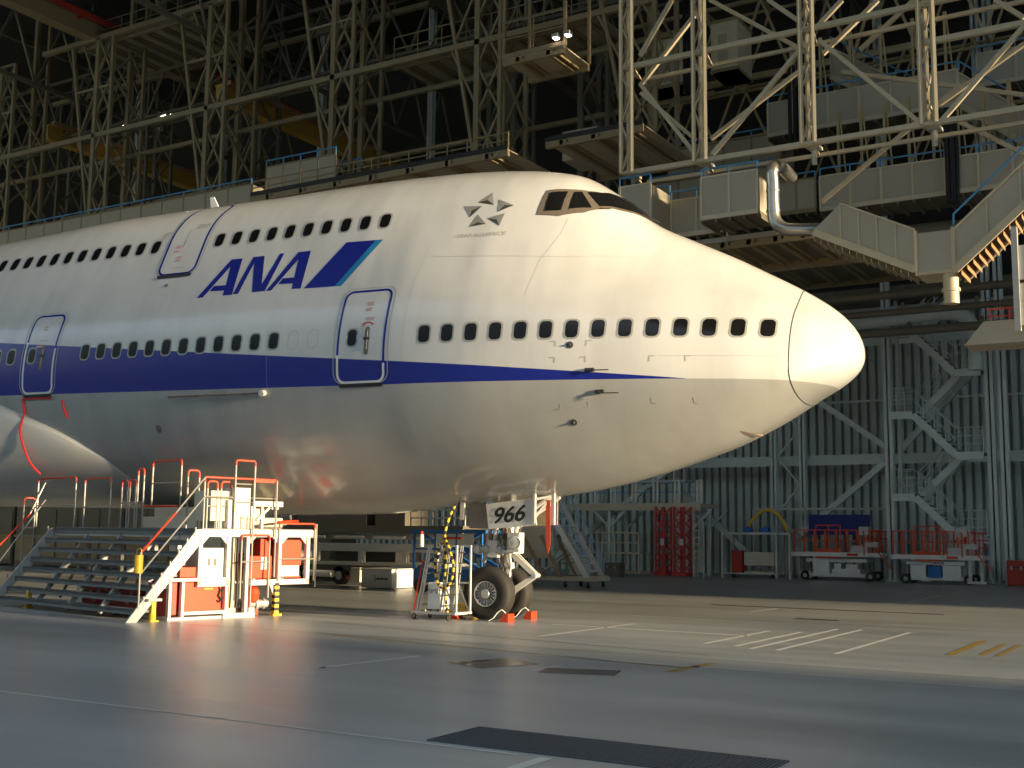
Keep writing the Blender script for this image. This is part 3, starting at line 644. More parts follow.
# handrails
ST.scale=(.985,.935,.985)
for x,tx in ((.02,-.03),(SX-.1,SX-.05)):
    mb=MB(); mb.tube((x,-.06,.25),(x,-.06,1.42),.022,6); mb.tube((x,-.06,1.40),(x,.75,2.24),.022,6,1); mb.tube((x,.75,2.24),(x,1.46 if x>-1 else 1.15,3.02 if x>-1 else 3.1),.020,6,0); mb.tube((x,-.06,.96),(x,1.46 if x>-1 else 1.15,2.60),.018,6)
    for k in range(7):
        y=.06+.2*k; mb.tube((x,y,.20+.237*k),(x,y,.52+.237*k),.02,6)
    P_('stair_handrail',['rail','red'],mb)
mb=MB(); arch(mb,(SX-.15,.60),(SX-.15,.90),.95,2.64,mid=(1.9,)); P_('gate',['rail','red'],mb)
def guard(a,b,z0,z1,n,mids,name='guardrail'):
    mb=MB(); arch(mb,a,b,z0,z1,mid=mids,rad=.05)
    A=Vector((*a,0));B=Vector((*b,0))
    for k in range(1,n): p=A.lerp(B,k/n); mb.tube((p.x,p.y,z0),(p.x,p.y,z1),.018,6)
    P_(name,['rail','red'],mb)
guard((-6.95,.98),(-4.98,1.0),1.92,3.12,1,(2.45,)); guard((-4.80,1.15),(-3.62,1.2),1.92,3.08,1,(2.4,)); guard((-6.6,4.5),(-3.4,4.5),1.92,3.1,3,(2.5,))
for x in (-3.45,-3.08,-2.72): 
    mb=MB(); arch(mb,(x,1.4),(x+.26,1.4),1.92,3.02+(.25 if x==-2.72 else 0),mid=(2.5,),rad=.07); P_('gate',['rail','red'],mb)
mb=MB(); arch(mb,(-2.75,1.8),(-1.5,1.8),2.36,3.46,mid=(2.95,),rad=.06); mb.tube((-3.2,1.8,2.42),(-1.6,1.8,2.42),.03,6,1); P_('gate',['rail','red'],mb)
mb=MB(); mb.box(-3.3,-.75,1.9,4.2,1.92,2.18); mb.box(-3.1,-1.2,2.1,4.0,2.18,2.40); P_('raised_step','panel',mb,bev=.01)
guard((.0,1.46),(.0,3.42),1.90,3.02,0 or 1,(2.60,)); 
for y in (1.62,1.98):
    mb=MB(); arch(mb,(-.12,y),(-.12,y+.26),1.90,2.94,mid=(2.4,),rad=.07); P_('gate',['rail','red'],mb)
mb=MB(); arch(mb,(.03,2.25),(.03,2.78),1.90,3.42,mid=(2.9,2.5),rad=.05); P_('gate',['rail','red'],mb)
mb=MB(); arch(mb,(-.9,1.6),(-.9,1.9),1.90,3.2,mid=(),rad=.07); P_('gate',['rail','red'],mb)
mb=MB(); arch(mb,(.08,2.45),(.08,3.22),.40,1.78,mid=(1.2,),rad=.05); P_('gate',['rail','red'],mb)
mb=MB(); arch(mb,(.06,3.50),(.06,4.55),.75,2.05,mid=(1.25,),rad=.05); mb.tube((.0,3.5,2.08),(-.8,4.7,2.12),.03,6,1);mb.tube((.06,4.6,.6),(.06,4.6,2.05),.02,6); P_('gate',['rail','red'],mb)
mb=MB(); mb.tube((.1,2.72,.2),(.1,2.72,3.0),.02,6); mb.tube((.1,3.36,.85),(.1,3.36,3.0),.02,6); mb.box(-.05,.1,2.72,3.3,2.95,3.0,1); P_('ladder_rail',['rail','red'],mb)
mb=MB(); mb.box(-.8,-.12,1.72,2.24,2.08,2.74); mb.box(-.7,-.2,1.9,2.24,1.92,2.4); P_('control_box','panel',mb,bev=.01)
mb=MB(); mb.box(-.5,-.02,2.12,2.46,1.92,2.55); mb.box(-.4,.02,2.25,2.70,2.42,2.82); P_('control_cabinet','frame',mb,bev=.01)
mb=MB(); mb.box(-.3,.02,2.26,2.84,2.18,2.42); P_('display_case','whitep',mb,bev=.008)
mb=MB(); mb.box(-.4,.02,2.80,3.62,2.42,2.54); mb.box(-.3,-.05,3.3,3.55,2.36,2.42); mb.bar((-.1,3.3,2.4),(-.1,2.95,2.1),.06); mb.bar((-.1,3.1,1.92),(-.1,3.1,2.42),.07); P_('swing_tray','frame',mb,bev=.006)
o=MB(); o.tube((-18.79,16.66,.98),(-18.79,16.66,1.34),.085,14); o.path([(-18.87,16.66,1.33),(-18.84,16.66,1.45),(-18.79,16.68,1.48),(-18.73,16.66,1.45),(-18.71,16.66,1.33)],.01,5)
tag(o.build('hanging_can','yellow'),'yellow metal can hung on the foot of the stair handrail','can')
# gear under the stair
def crate(x,y,z0,w,d,h,m,label,name='equipment_case',rz=0.,cat='case',parts=True):
    T=thing(name,label,cat,(x,y,z0),rz,local=True)
    mb=MB(); mb.box(-w/2,w/2,-d/2,d/2,.03,h); mb.build('body',m,T,bevel=.015)
    if parts:
        mb=MB(); mb.box(-w/2-.01,w/2+.01,-d/2-.01,d/2+.01,h*.72,h*.75); mb.build('lid_seam','black',T)
        for s in (-1,1):
            mb=MB(); mb.box(s*w*.25-.04,s*w*.25+.04,-d/2-.025,-d/2,h*.62,h*.78); mb.build('latch','rim',T)
        mb=MB()
        for a in (-1,1):
            for b in (-1,1): mb.box(a*w*.4-.05,a*w*.4+.05,b*d*.4-.05,b*d*.4+.05,0,.03)
        mb.build('foot','black',T)
    return T
crate(-22.6,19.3,0,1.3,.7,.55,'dred','dark red case on the floor beneath the stair treads')
crate(-24.3,20.3,0,.9,.6,.5,'whitep','white case on the floor under the left half of the stair')
crate(-20.6,18.2,0,.8,.5,.62,'dred','narrow dark red case beneath the right end of the stair')
# wheel chocks
def chock(x,y,rz,m,label):
    T=thing('wheel_chock',label,'wheel chock',(x,y,0),rz,'chocks at the nose wheels',local=True)
    mb=MB(); mb.prism([(-.12,-.14,0),(.10,-.14,0),(.10,-.14,.17),(-.02,-.14,.17)],(0,.28,0)); mb.build('wedge',m,T,bevel=.008)
    mb=MB(); mb.path([(.02,-.10,.19),(-.04,-.17,.26),(-.12,-.20,.20),(-.2,-.24,.08),(-.3,-.27,.02)],.011,5); mb.build('rope','whitep',T); return T
chock(-13.10,21.60,math.radians(4),'red','orange red chock in front of the near nose wheel')
chock(-13.12,22.60,math.radians(4),'red','orange red chock in front of the far nose wheel')
chock(-14.52,21.80,math.radians(184),'dred','dark red chock behind the near nose wheel')
# hose
M['hosey']=mat('yellow hose',(.75,.52,.04),.45)
mb=MB(); ctrl=[(-14.42,21.55,2.45),(-14.40,21.3,2.2),(-14.38,21.1,1.8),(-14.18,20.95,1.55),(-14.02,20.9,1.2),(-14.05,20.88,.85),(-14.25,20.9,.68),(-14.45,20.95,.8),(-14.55,21.0,1.15),(-14.5,21.0,1.5),(-14.38,21.0,1.62),(-14.27,20.95,1.5),(-14.25,20.95,1.1),(-14.30,21.0,.75),(-14.28,21.05,.35),(-14.3,21.15,.08),(-14.6,21.6,.04),(-15.0,22.2,.03),(-15.6,22.6,.03),(-16.3,22.5,.03)]
P=crom(ctrl,9); mb.path(P,.028,8,mats=lambda i:0 if (i//2)%2 else 1); tag(mb.build('air_hose',['hosey','black'],smooth=True),'yellow and black striped hose hanging from the belly over the step ladder','hose')
# step ladder trolley beside the nose wheels
NL=len(bpy.data.objects)
LT=thing('step_ladder','wheeled step ladder trolley left of the nose wheels','ladder',(-14.6,21.25,0))
mb=MB(); 
for y in (20.95,21.55): mb.bar((-15.35,y,.16),(-13.86,y,.16),.05,.05)
for x in (-15.35,-13.88): mb.bar((x,20.95,.16),(x,21.55,.16),.05,.05)
mb.build('base_frame','frame',LT)
for x in (-15.25,-14.1):
    for y in (20.95,21.55):
        mb=MB(); caster(mb,x,y,.07); mb.build('caster',['chrome','rubber'],LT)
for y in (20.98,21.52):
    mb=MB(); mb.bar((-13.88,y,.16),(-13.88,y,1.62),.045); mb.bar((-14.45,y,1.60),(-13.88,y,1.60),.04); mb.bar((-14.3,y,.80),(-13.88,y,.80),.04); mb.bar((-14.28,y,.8),(-13.92,y,.2),.03); mb.build('rear_post','frame',LT)
for i,(xa,xb) in enumerate(((-15.20,-14.82),(-14.42,-14.18))):
    mb=MB()
    for y in (21.0,21.5): mb.bar((xa,y,.18),(xb,y,1.60),.05,.035); mb.bar((xa+.10,y,.18),(xb+.06,y,1.60),.03,.03)
    mb.build('ladder_rail','frame',LT)
for k in range(6):
    t=(k+.6)/6.2; z=.18+1.42*t; xa=-15.20+.38*t; mb=MB(); mb.box(xa,xa+.17,21.0,21.5,z-.015,z+.015); mb.box(-14.42+.24*t,-14.25+.24*t,21.0,21.5,z-.015,z+.015); mb.build('step','chrome',LT)
mb=MB(); mb.path([(-15.3,20.98,.2),(-15.12,20.98,.9),(-15.02,20.98,1.25),(-14.92,20.98,1.30)],.025,6); mb.build('hand_rail','dred',LT)
crate(-14.62,21.25,.19,.34,.34,.60,'whitep','white box standing on the step ladder trolley',cat='box')
crate(-14.70,22.6,0,.5,.4,.28,'yellow','yellow drip tray on the floor behind the step ladder',name='drip_tray',cat='tray',parts=False)
for o in LT.children:
    for v in o.data.vertices:
        x=v.co.x+LT.location.x; v.co.x=-13.97+(x+13.86)*.77-LT.location.x; v.co.z*=.98
# grey mobile stair further back
M['lblue']=mat('pale blue rail paint',(.30,.50,.75),.35)
GST=thing('mobile_stair','grey wheeled access stair with blue handrails parked behind the nose wheel','stair',(-20.3,37.3,0))
n=11
for k in range(n):
    t=(k+.5)/n; x=-19.15-1.85*t; z=.45+2.85*t; mb=MB(); mb.box(x-.13,x+.13,36.75,37.85,z-.03,z+.03); mb.build('tread','whitep',GST)
for y in (36.72,37.88):
    mb=MB(); mb.bar((-19.0,y,.30),(-21.0,y,3.35),.05,.20); mb.build('stringer','whitep',GST)
    mb=MB(); mb.tube((-18.98,y,.45),(-18.98,y,.95),.022,6); mb.tube((-18.98,y,.95),(-20.95,y,4.25),.022,6); mb.tube((-18.98,y,.65),(-20.95,y,3.85),.018,6)
    for t in (.25,.5,.75,1): mb.tube((-19.0-1.95*t,y,.4+2.9*t),(-19.0-1.95*t,y,.98+3.25*t),.018,6)
    mb.build('handrail','lblue',GST)
    mb=MB(); mb.bar((-22.3,y,.35),(-20.95,y,3.2),.07,.09,0); mb.bar((-20.75,y,.35),(-21.6,y,1.75),.07,.09,1); mb.bar((-20.9,y,1.8),(-20.1,y,.35),.07,.09,1); mb.bar((-21.7,y,1.3),(-20.4,y,1.3),.05,.06); mb.build('brace',['frame','brown'],GST)
mb=MB(); 
for y in (36.72,37.88): mb.bar((-22.4,y,.30),(-18.75,y,.30),.08,.12)
mb.bar((-22.4,36.72,.3),(-22.4,37.88,.3),.08,.12); mb.bar((-18.8,36.72,.3),(-18.8,37.88,.3),.08,.12); mb.box(-19.5,-18.75,36.8,37.8,.36,.42); mb.box(-22.3,-20.6,36.76,36.80,1.0,2.3); mb.box(-21.6,-20.9,36.7,37.9,3.26,3.34); mb.build('base_frame','panel',GST)
for x in (-22.2,-19.9,-19.0):
    for y in (36.72,37.88):
        mb=MB(); caster(mb,x,y,.11); mb.build('caster',['rim','rubber'],GST)
# low grey loader under the belly
LD=thing('cargo_loader','long low grey cargo loader parked under the fuselage behind the nose gear','loader',(-25.2,34.0,0))
def LB(name,m,*boxes,bev=0):
    mb=MB(); 
    for b in boxes: mb.box(*b)
    return mb.build(name,m,LD,bevel=bev)
LB('upper_deck','dsteel',(-29.6,-21.7,32.9,35.6,1.98,2.08),(-29.6,-21.7,32.86,32.94,1.80,1.98))
LB('upper_beam','steel',(-29.4,-22.0,33.1,33.25,1.60,1.78),(-29.4,-22,35.2,35.35,1.6,1.78))
LB('middle_beam','frame',(-29.4,-22.9,33.0,33.2,1.18,1.46))
LB('lower_deck','frame',(-29.6,-22.7,32.9,35.4,.70,.80)); 
for x in (-28.2,-26.1,-24.2,-22.9): LB('deck_post','frame',(x-.1,x+.1,33.05,33.2,.8,1.2))
LB('engine_housing','black',(-27.6,-24.9,33.5,35.0,.82,1.16)); LB('skirt','dsteel',(-29.4,-24.8,33.0,33.1,.5,.7))
for x in (-28.9,-27.0):
    mb=MB(); mb.tube((x,33.0,.32),(x,33.28,.32),.32,20,0); mb.tube((x,32.98,.32),(x,33.0,.32),.15,14,1); mb.build('road_wheel',['rubber','rim'],LD)
mb=MB(); mb.tube((-28.5,32.9,.38),(-27.2,32.9,.38),.12,14); mb.build('air_tank','whitep',LD,smooth=True)
LB('side_locker','panel',(-26.3,-25.9,32.8,33.3,.12,.62),bev=.01); LB('battery_box','frame',(-26.8,-24.9,33.2,33.6,.1,.55),bev=.01)
LB('red_lamp','red',(-26.55,-26.42,32.85,32.9,.22,.34))
mb=MB()
for i in range(4): mb.tube((-28.9+i*1.75,32.92,1.68),(-27.6+i*1.75,32.92,1.68),.06,8)
mb.build('roller_bar','frame',LD)
for x0,x1 in ((-29.2,-26.3),(-25.9,-24.6)): LB('deck_cabinet','dsteel',(x0,x1,33.6,35.0,2.08,2.75))
mb=MB()
for x in np.linspace(-23.9,-21.7,6): mb.bar((x,33.0,2.08),(x,33.0,2.62),.05)
for z in (2.62,2.35): mb.bar((-23.9,33,z),(-21.7,33,z),.05)
mb.build('deck_rail','frame',LD)
CT=crate(-24.1,32.0,0,1.25,1.2,.62,'whitep','white lidded bin with small dark lettering standing at the loader end',name='parts_bin',cat='bin',parts=False)
mb=MB(); mb.box(-.66,.66,-.64,.64,.60,.66); mb.build('lid','frame',CT,bevel=.01)
mb=MB()
for i in range(7): mb.box(.0+.07*i,.05+.07*i,-.612,-.6,.30,.35+.02*(i%2))
mb.box(-.06,-.045,-.612,-.6,.22,.45); mb.build('stencil_text','black',CT)
# blue scissor lift behind the ladder
BL=thing('scissor_lift','blue scissor lift table behind the step ladder trolley','lift',(-22.6,31.0,0))
def BB(name,m,*bs):
    mb=MB()
    for b in bs: mb.box(*b)
    return mb.build(name,m,BL)
BB('chassis','mblue',(-23.7,-21.2,30.3,31.7,.35,.75)); BB('platform','mblue',(-23.8,-21.0,30.2,31.8,1.85,1.95)); 
mb=MB()
for y in (30.4,31.6): mb.bar((-23.6,y,.75),(-21.3,y,1.85),.08,.1); mb.bar((-21.3,y,.75),(-23.6,y,1.85),.08,.1); 
for x in (-23.7,-22.9,-22.1,-21.2): mb.bar((x,30.3,.7),(x,30.3,1.9),.06)
mb.bar((-23.7,30.3,1.35),(-21.2,30.3,1.35),.05); mb.build('scissor_arm','mblue',BL)
BB('equipment_panel','whitep',(-22.9,-21.5,30.28,30.32,1.42,1.82)); BB('red_stripe','red',(-22.6,-21.9,30.26,30.28,1.66,1.72))
for x in (-23.4,-21.5):
    mb=MB(); mb.tube((x,30.2,.22),(x,30.45,.22),.22,16,0); mb.build('road_wheel','rubber',BL)
for px_x,lab in ((-23.35,'red and white gas bottle on the blue lift, left one'),):
    mb=MB(); mb.tube((px_x,30.2,1.42),(px_x,30.2,1.8),.07,12,0); mb.tube((px_x,30.2,1.8),(px_x,30.2,1.9),.05,12,1); mb.build('gas_bottle',['whitep','red'],BL)
for o in list(BL.children):
    pass
BL.location.x+=1.9
# body gear far left behind the stair
mb=MB(); prof=[(.3,-.16),(.34,-.2),(.5,-.22),(.6,-.18),(.63,-.08),(.63,.08),(.6,.18),(.5,.22),(.34,.2),(.3,.16)]
for x in (18.6,20.1): 
    for y in (-1.7,-.8):
        g=MB(); g.lathe((7.8-x-9.5,y,.64),(0,1,0),prof,32); g.tube((7.8-x-9.5,y-.12,.64),(7.8-x-9.5,y+.12,.64),.3,20,1); g.build('main_wheel',['rubber','rim'],AIR,smooth=True)
g=MB(); g.tube((-20.3,-1.25,.64),(-21.8,-1.25,.64),.12,10); g.tube((-21.05,-1.25,.64),(-21.05,-1.25,2.6),.18,12); g.bar((-20.2,-1.25,1.0),(-19.0,-1.25,2.4),.08); g.bar((-21.9,-1.25,1.0),(-23,-1.25,2.4),.08); g.build('main_gear_leg','frame',AIR)
g=MB(); g.prism([(-18.5,-2.6,1.95),(-22.5,-2.6,1.95),(-22.2,-2.9,1.1),(-18.9,-2.9,1.1)],(0,.05,0)); g.build('gear_door','dirty',AIR)
# ------------------------------------------------------------------ HANGAR STEELWORK
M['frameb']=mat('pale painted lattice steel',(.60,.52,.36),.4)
def at(u,v,Y):
    """the point at depth Y seen at pixel (u, v) of the photograph"""
    d=fw+r2*((u-512)/F)+u2*((384-v)/F); t=Y/d.y; return Vector((0,0,CH))+d*t
def lace(mb,a,b,c,n,r,m=0,cross=False):
    """zigzag between the line a-b and the same line moved by c"""
    a=Vector(a);b=Vector(b);c=Vector(c)
    for k in range(n):
        p=a.lerp(b,k/n);q=a.lerp(b,(k+1)/n)
        if cross or k%2==0: mb.bar(p,q+c,r,r,m)
        if cross or k%2==1: mb.bar(p+c,q,r,r,m)
def beam(name,m,par,p,q,w,h=None,bev=0):
    mb=MB(); mb.bar(p,q,w,h); return mb.build(name,m,par)
# --- wall frame: columns, rails, diagonal braces (setting)
def col(x,y,z0,z1,w=.36,name='column'):
    mb=MB(); mb.box(x-w/2,x+w/2,y-w/2,y-w/2+.04,z0,z1); mb.box(x-w/2,x+w/2,y+w/2-.04,y+w/2,z0,z1); mb.box(x-.03,x+.03,y-w/2,y+w/2,z0,z1); mb.box(x-w/2-.1,x+w/2+.1,y-w/2-.1,y+w/2+.1,0,.06)
    return mb
TR=[100]
def trim(mb,m): TR[0]+=1; return struct(mb,'trim_%d'%TR[0],m)
for x in (-12.32,-8.15,-7.65,-37.,-45.,-53.,-61.,1.5): trim(col(x,52.2,0,31.9,.34),'wallsteel')
for x in (-18.3,-16.9,-27.5): trim(col(x,54.6,0,14,.3),'wallsteel')
mb=MB(); lace(mb,(-18.15,54.6,.3),(-18.15,54.6,13.5),(1.1,0,0),10,.08); trim(mb,'wallsteel')
for z,h in ((5.45,.42),(10.9,.35)):
    mb=MB(); mb.box(-70,25,54.9,55.2,z-h/2,z+h/2); mb.box(-70,25,54.85,54.9,z-h/2-.05,z-h/2+.02); trim(mb,'wallsteel')
mb=MB(); mb.box(-70,25,55.0,55.15,12.2,12.6);mb.box(-70,25,55.1,55.2,8.1,8.2); trim(mb,'wallsteel')
for a,b in (((-16.9,53.8,1.9),(-12.9,53.8,5.2)),((-17.5,53.8,9.3),(-12.6,53.8,5.7)),((-22.5,53.8,3.8),(-18.4,53.8,.2)),((-12.2,54,5.8),(-8.6,54,9.6)),((-30,53.8,.5),(-22,53.8,6))):
    mb=MB(); mb.bar(a,b,.26,.26); trim(mb,'wallsteel')
mb=MB(); mb.box(-90,26,56.6,56.8,12.7,32); struct(mb,'wall_back_dark_sheet','ceil')  # dark sheet added over the upper wall, its gloom put into the colour
mb=MB(); mb.box(-90,26,52.5,56.6,12.5,12.7); mb.box(-90,26,52.4,52.6,12.3,12.9);
struct(mb,'trim_90','dsteel')  # slab added to keep the upper wall area dark
# --- escape stair tower on the back wall
TS=thing('stair_tower','grey steel zigzag stair tower fixed to the corrugated back wall','stair tower',(-10.3,52.6,0))
LZ=[(12.5,'L'),(10.75,'L'),(8.9,'R'),(7.2,'L'),(5.4,'R'),(3.7,'L'),(1.95,'R')]
def landing(x0,x1,z):
    mb=MB(); mb.box(x0,x1,51.7,53.3,z-.06,z,1); mb.box(x0,x1,51.66,51.72,z-.30,z+.02,0); mb.build('landing',['wallsteel','tread'],TS)
    for y in (51.7,53.3):
        mb=MB()
        for h in (.35,.7,1.05): mb.tube((x0,y,z+h),(x1,y,z+h),.022,5)
        for x in np.linspace(x0,x1,4): mb.tube((x,y,z),(x,y,z+1.05),.022,5)
        mb.build('guardrail','wallsteel',TS)
def flight(xa,za,xb,zb,y0,y1):
    mb=MB()
    for y in (y0,y1): mb.bar((xa,y,za-.14),(xb,y,zb-.14),.05,.30)
    mb.build('stringer','wallsteel',TS)
    mb=MB(); n=9
    for k in range(n):
        t=(k+.5)/n; x=xa+(xb-xa)*t; z=za+(zb-za)*t; mb.box(x-.13,x+.13,y0,y1,z-.02,z+.01)
    mb.build('treads','tread',TS)
    mb=MB()
    for y in (y0,y1):
        for h in (.5,1.0): mb.tube((xa,y,za+h),(xb,y,zb+h),.022,5)
        for t in (0,.25,.5,.75,1): mb.tube((xa+(xb-xa)*t,y,za+(zb-za)*t),(xa+(xb-xa)*t,y,za+(zb-za)*t+1.0),.022,5)
    mb.build('handrail','wallsteel',TS)
for z in (10.75,7.2,3.7): landing(-12.2,-11.2,z)
for z in (8.9,5.4,1.95): landing(-9.45,-8.4,z)
for za,zb in ((10.75,8.9),(7.2,5.4),(3.7,1.95)): flight(-11.2,za,-9.45,zb,51.7,52.4)
for za,zb in ((8.9,7.2),(5.4,3.7),(1.95,.15),(12.5,10.75)): flight(-9.45,za,-11.2,zb,52.6,53.3)
beam('post','wallsteel',TS,(-12.15,53.4,0),(-12.15,53.4,12.4),.14); beam('post','wallsteel',TS,(-8.45,53.4,0),(-8.45,53.4,12.4),.14)
# --- right hand suspended dock frame
DF=thing('suspended_dock_frame','pale lattice mast frame hanging from the roof right of the cockpit','dock frame',(-11,33,13.3))
for x,y in ((-15.93,33),(-13.44,33),(-10.05,33),(-6.64,33),(-3.0,33)):
    mb=MB(); t=31.5; z0=13.3
    for q in ((x,y),(x+.38,y),(x+.10,y+.36)): mb.tube((*q,z0),(*q,t),.075,8)
    Mst=mb.build('mast','frameb',DF,smooth=False)
    mb=MB(); n=20; lace(mb,(x,y,z0),(x,y,t),(.38,0,0),n+2,.045); lace(mb,(x+.38,y,z0),(x+.38,y,t),(-.28,.36,0),n,.04); lace(mb,(x,y,z0),(x,y,t),(.10,.36,0),n,.04)
    for z in (z0,16.84): mb.bar((x,y,z),(x+.14,y+1.2,z),.06); mb.bar((x,y,z),(x+.38,y,z),.06); mb.bar((x+.38,y,z),(x+.14,y+1.2,z),.06)
    mb.build('lacing','frameb',Mst)
    mb=MB(); mb.tube((x+.25,y+.4,z0-.55),(x+.25,y+.4,z0),.08,8); mb.box(x+.1,x+.45,y+.25,y+.6,z0-.1,z0); mb.build('hanger','steel',Mst)
for z,x0,x1 in ((13.32,-15.8,2),(16.84,-15.8,2),(15.7,-6.5,2)): beam('beam','frameb',DF,(x0,33.1,z),(x1,33.1,z),.15,.15)
beam('beam','frameb',DF,(-15.6,34.3,13.32),(2,34.3,13.32),.11)
beam('beam','frameb',DF,(-15.6,34.3,16.84),(2,34.3,16.84),.11)
for (a,b,Y) in (((672,0),(640,56),33.1),((641,85),(696,155),33.1),((641,93),(696,140),34.3),((804,45),(712,155),33.1),((805,67),(711,139),34.3),((710,0),(806,52),34.3),((768,0),(806,26),33.1),((842,0),(819,25),33.1),((819,40),(924,126),33.1),((768,89),(803,45),34.3),((1024,26),(938,125),33.1),((1024,44),(940,104),34.3),((822,202),(962,84),34.8),((960,122),(1030,157),34.8),((914,0),(860,50),35.5),((878,0),(823,54),33.8),((698,11),(640,86),33.8),((995,0),(1024,18),33.1),((842,72),(1024,95),36)):
    beam('brace','frameb',DF,at(*a,Y),at(*b,Y),.12,.12)
# --- walkways
M['panelw']=mat('aged walkway panel',(.47,.43,.34),.5,var=.12,scale=.8)
M['rooflit']=mat('cream roof steel with painted light',(.50,.40,.22),.55)  # lighter copy of the roof steel, warm light put into the colour
def walkway(label,X0,X1,Y,z0,z1,D=1.6,n=6,rail=.35,m='panelw',side=True,base=None,rods=0):
    T=thing('service_walkway',label,'walkway',((X0+X1)/2,Y+D/2,z0))
    mb=MB(); mb.box(X0,X1,Y,Y+.03,z0,z1)
    if side: mb.box(X1-.03,X1,Y,Y+D,z0,z1); mb.box(X0,X0+.03,Y,Y+D,z0,z1)
    mb.build('side_panel',m,T)
    mb=MB()
    for k in range(n+1): x=X0+(X1-X0)*k/n; mb.box(x-.035,x+.035,Y-(.05 if m!='panelb' else .012),Y,z0-.02,z1+.02)
    mb.box(X0-.02,X1+.02,Y-.06,Y+.02,z0-.12,z0+.02); mb.box(X0,X1,Y-.04,Y+.04,z1,z1+.05); mb.build('panel_frame','panel' if m!='panelb' else 'tower',T)
    mb=MB(); mb.box(X0,X1,Y,Y+D,z0-.1,z0-.02)
    for k in range(n*2+1): x=X0+(X1-X0)*k/(n*2); mb.box(x-.03,x+.03,Y,Y+D,z0-.22,z0-.1)
    mb.build('floor_plate','dsteel',T)
    for yy in (Y,Y+D):
        mb=MB(); mb.tube((X0,yy,z1+rail),(X1,yy,z1+rail),.03,6)
        for k in range(n+1): x=X0+(X1-X0)*k/n; mb.tube((x,yy,z1),(x,yy,z1+rail),.028,6)
        mb.build('blue_handrail','blue',T)
    for k in range(rods):
        x=X0+(X1-X0)*(k+.5)/rods; beam('hanger_rod','rooflit',T,(x,Y+D*.6,z1),(x,Y+D*.6,z1+2.6),.09); beam('hanger_rod','rooflit',T,(x+.25,Y+D*.6,z1),(x+.05,Y+D*.6,z1+2.6),.05)
    return T
walkway('long upper grey panelled walkway with blue rail crossing behind the hanging masts',-13.4,-6.85,40,16.3,17.42,1.8,6,.30,rods=6)
walkway('lower grey panelled walkway with blue rail above the two stair flights',-10.98,-4.0,38,12.72,13.78,1.6,7,.30,rods=9)
walkway('short brownish panelled walkway next to the silver elbow duct',-12.45,-11.15,38,12.75,13.78,1.4,2,.25,'panelb')
walkway('small grey platform box with blue rail just behind the cockpit roof',-15.97,-14.9,33,11.5,12.82,1.5,1,.32)
walkway('recessed grey platform panel between the cockpit and the hanging box',-14.85,-13.1,34.5,11.5,12.6,1.2,2,.32)
walkway('closed grey box platform with blue rail, left of the silver duct',-13.2,-11.42,33,11.52,12.72,1.7,2,.28)
walkway('far upper walkway at the right edge of the view',-6.7,1,43,17.9,19,1.6,6,.3)
walkway('dim walkway behind the left pair of masts',-18.2,-13.6,42,15.9,17.0,1.6,4,.3,'panelb')
walkway('dim low walkway behind the second mast bay',-18.6,-13.6,41,14.4,15.4,1.5,4,.3,'panelb')
# stair flights
def hstair(label,xa,za,xb,zb,Y,D=1.3,n=13,rail=True,m='panelw',cut=0.):
    """za, zb: height of the underside at each end"""
    T=thing('hanging_stair',label,'stair',((xa+xb)/2,Y+D/2,min(za,zb)))
    mb=MB()
    for y in (Y,Y+D): mb.prism([(xa,y,za),(xb,y,zb),(xb,y,zb+1.2),(xa+cut*(xb-xa),y,za+cut*(zb-za)+1.2),(xa,y,za+(1.2 if not cut else .15))],(0,.03,0))
    mb.build('side_panel',m,T)
    mb=MB()
    for y in (Y-.04,Y+D+.04):
        mb.bar((xa,y,za+.08),(xb,y,zb+.08),.06,.2); mb.bar((xa+cut*(xb-xa),y,za+cut*(zb-za)+1.2),(xb,y,zb+1.2),.05,.05)
        for k in range(5): t=cut+(1-cut)*k/4; x=xa+(xb-xa)*t;z=za+(zb-za)*t; mb.bar((x,y,z),(x,y,z+1.2),.035,.035)
    mb.build('stringer','frameb',T)
    for k in range(n):
        t=(k+.5)/n; x=xa+(xb-xa)*t; z=za+(zb-za)*t; s_=1 if xb>xa else -1; w=abs(xb-xa)/n
        mb=MB(); mb.box(x-w*.5,x+w*.5,Y,Y+D,z+.10,z+.13); mb.box(x-w*.5 if zb<za else x+w*.42,x-w*.42 if zb<za else x+w*.5,Y,Y+D,z-.12,z+.13); mb.build('tread','brown' if zb>za else 'panel',T)  # climbing flights get brown treads, golden sunlight put into the colour
    if rail:
        mb=MB(); mb.tube((xa,Y,za+1.62),(xb,Y,zb+1.62),.03,6); mb.tube((xb,Y,zb+1.3),(xb,Y,zb+1.62),.03,6); mb.tube((xa,Y,za+1.3),(xa,Y,za+1.62),.03,6); mb.build('blue_handrail','blue',T)
    return T
hstair('grey stair flight descending rightwards to the small landing above the nose',-9.611,10.392,-6.834,8.999,32.5,n=14,rail=False,cut=.28)
hstair('grey stair flight with treads tinted golden for sunlight climbing to the right edge of the view',-5.804,8.879,-2.414,11.831,32.5,n=22)
hstair('upper stair flight descending to the long walkway behind the third mast',-11.5,18.55,-8.7,16.5,41.5,n=10,m='panelb')
hstair('upper stair flight descending to the right edge above the lower walkway',-6.8,16.1,-3.2,13.0,40,n=14)
LNG=thing('stair_landing','small grey landing box between the two hanging stair flights','landing',(-6.36,33,8.95))
mb=MB(); mb.box(-6.80,-5.85,32.5,32.53,9.0,10.08); mb.box(-5.88,-5.85,32.5,33.7,9.0,10.08); mb.box(-6.80,-5.85,33.67,33.7,9.0,10.08); mb.build('side_panel','panelw',LNG)
mb=MB(); mb.box(-6.80,-5.85,32.5,33.7,8.92,9.0)
for x in (-6.80,-5.85): mb.box(x-.035,x+.035,32.45,32.53,8.9,10.15)
mb.build('frame','frameb',LNG)
